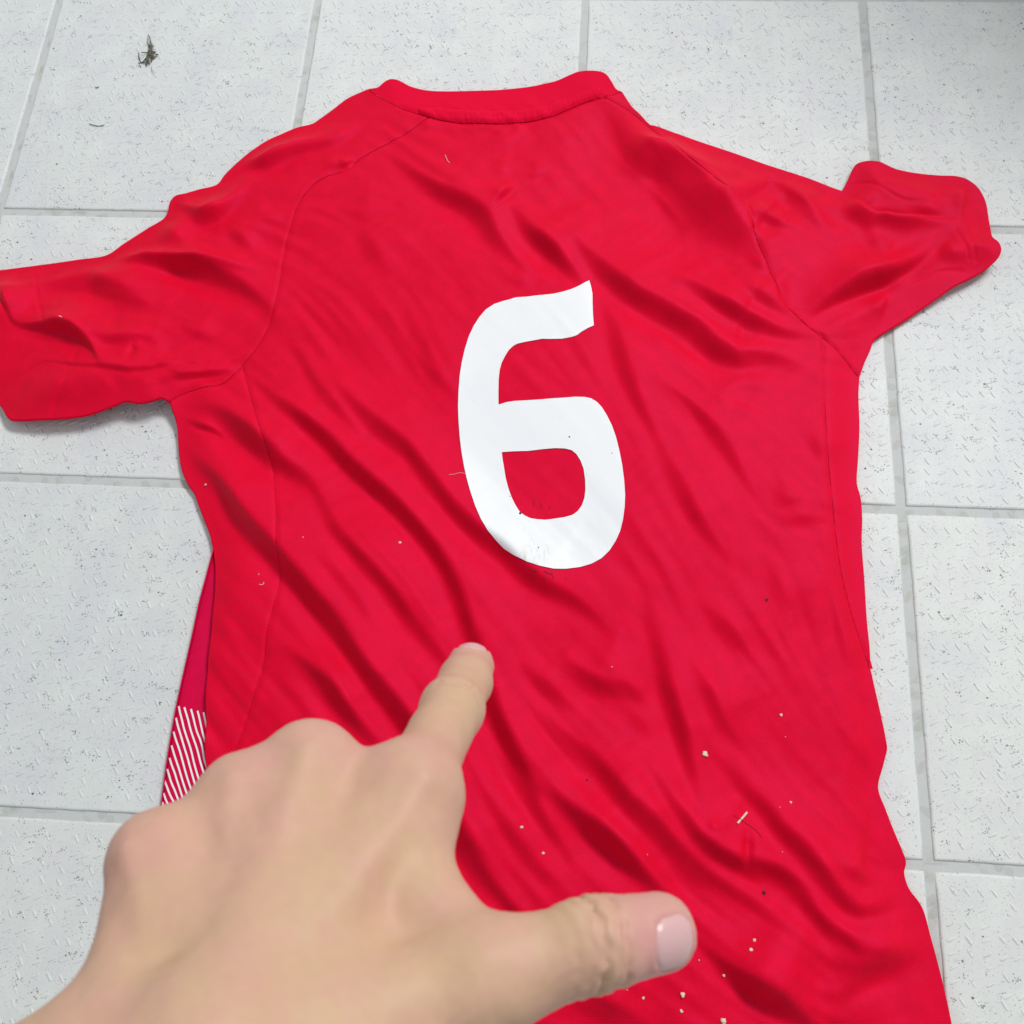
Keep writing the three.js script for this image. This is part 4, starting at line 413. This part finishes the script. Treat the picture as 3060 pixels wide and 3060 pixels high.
// ---------- crumbs, straw, threads and scraps ----------
{
  const r = rng(909), pale = new THREE.MeshStandardMaterial({ color: lin(0.72, 0.60, 0.46), roughness: 0.8 }), dark = new THREE.MeshStandardMaterial({ color: lin(0.05, 0.02, 0.018), roughness: 0.8 });
  const lump = (s, seed) => { const g = mergeVertices(new THREE.IcosahedronGeometry(s, 2).deleteAttribute('uv').deleteAttribute('normal')), p = g.attributes.position; for (let i = 0; i < p.count; i++) { const x = p.getX(i), y = p.getY(i), z = p.getZ(i), k = 1 + 0.45 * noise3(x / s * 0.9 + seed * 7, y / s * 0.9, z / s * 0.9); p.setXYZ(i, x * k, y * k * 0.6, z * k); } g.computeVertexNormals(); return g; };
  const pinkish = new THREE.MeshStandardMaterial({ color: lin(0.70, 0.33, 0.33), roughness: 0.85 });
  const own = { 0: 'largest pale crumb, a notched flake above the straw bit', 11: 'pale fleck just off the thumb tip', 17: 'pale crumb showing just above the middle knuckle', 16: 'pinkish crumb on the side panel close to the jersey edge', 23: 'pinkish dot beside the curled lint fibre on the side panel', 8: 'three-lobed pale crumb below the thumb nail', 10: 'wide pale crumb near the jersey bottom' };
  D.crumbs.forEach(([x, z, s], i) => { const X = x / 1000, Z = z / 1000, k = s < 1.45 ? 0.75 : 1, m = mesh('crumb', lump(s * k / 2000, i + 1), s < 1.45 || i === 16 ? pinkish : pale, scene); m.position.set(X, H.at(X, Z) + s / 1000 * 0.2, Z); m.rotation.y = r() * 6; m.scale.x = 0.7 + 0.5 * r(); tag(m, own[i] ?? (s < 1.45 ? 'tiny pinkish lint dot on the red back panel' : 'small pale crumb scattered on the red back panel'), 'crumb', s < 1.45 ? 'lint dots on the jersey' : 'crumbs on the jersey'); });
  D.darkspecks.forEach(([x, z, s], i) => { const X = x / 1000, Z = z / 1000, m = mesh('dirt_speck', lump(s / 2200, i + 50), dark, scene); m.position.set(X, H.at(X, Z) + 0.0006 + s / 1000 * 0.12, Z); m.rotation.y = r() * 6; tag(m, i === 0 ? 'dark speck at the inner edge of the number loop' : i < 5 ? 'tiny dark speck on the white number' : 'tiny dark speck on the red cloth', 'dirt', i < 5 ? 'dirt specks on the number' : 'dirt specks on the red cloth'); });
  const tube = (pts, rad, y) => new THREE.TubeGeometry(new THREE.CatmullRomCurve3(pts.map(([x, z], i) => new THREE.Vector3(x / 1000, y(x / 1000, z / 1000, i), z / 1000))), Math.max(6, pts.length * 5), rad, 6);
  const straw = D.straw.map((s) => tube(s, 0.00075, (x, z) => H.at(x, z) + 0.0008));
  tag(mesh('straw_bit', mergeGeometries(straw), pale, scene), 'short broken bit of pale straw on the jersey', 'straw');
  const thr = [['dark red hair-thin thread beside the straw bit on the jersey', 0.00016, lin(0.3, 0.008, 0.015)], ['short pale pink lint thread below the collar', 0.00035, lin(0.75, 0.35, 0.36)], ['fine pale thread touching the left edge of the number', 0.00018, lin(0.75, 0.4, 0.42)], ['tiny pale lint fibre on the sleeve by its hem stitching', 0.0004, lin(0.8, 0.5, 0.48)], ['curled pale lint fibre on the mesh side panel', 0.0003, lin(0.75, 0.4, 0.4)]];
  D.threads.forEach((t, i) => tag(mesh('thread', tube(t, thr[i][1], (x, z) => H.at(x, z) + 0.0006), new THREE.MeshStandardMaterial({ color: thr[i][2], roughness: 0.9 }), scene), thr[i][0], 'thread'));
  const hair = new THREE.MeshStandardMaterial({ color: lin(0.03, 0.03, 0.028), roughness: 0.7 });
  ['thin dark curved hair lying on a tile', 'very short dark fibre near the dried plant scrap'].forEach((l, i) => tag(mesh('hair', tube(D.floorhair[i], 0.00032, (x, z, k) => 0.0006 + 0.0004 * (k & 1)), hair, scene), l, 'hair'));
  const c = thing('plant_scrap', 'dried grey-green grass tuft with dark wiry strands on a bare tile', 'plant scrap');
  const mossy = [lin(0.13, 0.14, 0.085), lin(0.2, 0.19, 0.13), lin(0.045, 0.05, 0.04)].map((q) => new THREE.MeshStandardMaterial({ color: q, roughness: 0.95 }));
  const body = mm(D.clumpbody), inside = polyDist(body), bx = body.map((q) => q[0]), bz = body.map((q) => q[1]);
  const bits = [[], [], []];
  for (let k = 0; k < 260; k++) {               // short matted fibres filling the tuft
    const x = Math.min(...bx) + r() * (Math.max(...bx) - Math.min(...bx)), z = Math.min(...bz) + r() * (Math.max(...bz) - Math.min(...bz)), d = inside(x, z); if (d < -0.0004 + 0.0006 * r()) continue;
    const a = r() * 6.283, l = 0.0008 + 0.0016 * r(), y = 0.0006 + 0.0022 * r() * clamp(d / 0.002, 0.3, 1); bits[k % 7 === 0 ? 2 : k % 2].push(new THREE.TubeGeometry(new THREE.CatmullRomCurve3([new THREE.Vector3(x - Math.cos(a) * l, y, z - Math.sin(a) * l), new THREE.Vector3(x + 0.0003 * (r() - 0.5), y + 0.0005 * r(), z), new THREE.Vector3(x + Math.cos(a + 0.5) * l, y - 0.0003, z + Math.sin(a + 0.5) * l)]), 4, 0.00014 + 0.00016 * r(), 4));
  }
  bits.forEach((q, i) => { const m = mesh('matted_fibres', mergeGeometries(q), mossy[i], c); m.userData.kind = 'stuff'; });
  D.clumpstrands.forEach((s, i) => mesh('strand', tube(s, i === 5 || i > 6 ? 0.00026 : 0.0004, (x, z, k) => 0.0012 + 0.0012 * Math.sin(k * 1.3 + i)), i === 5 ? new THREE.MeshStandardMaterial({ color: lin(0.35, 0.35, 0.36), roughness: 0.9 }) : hair, c));
}
renderer.render(scene, camera);
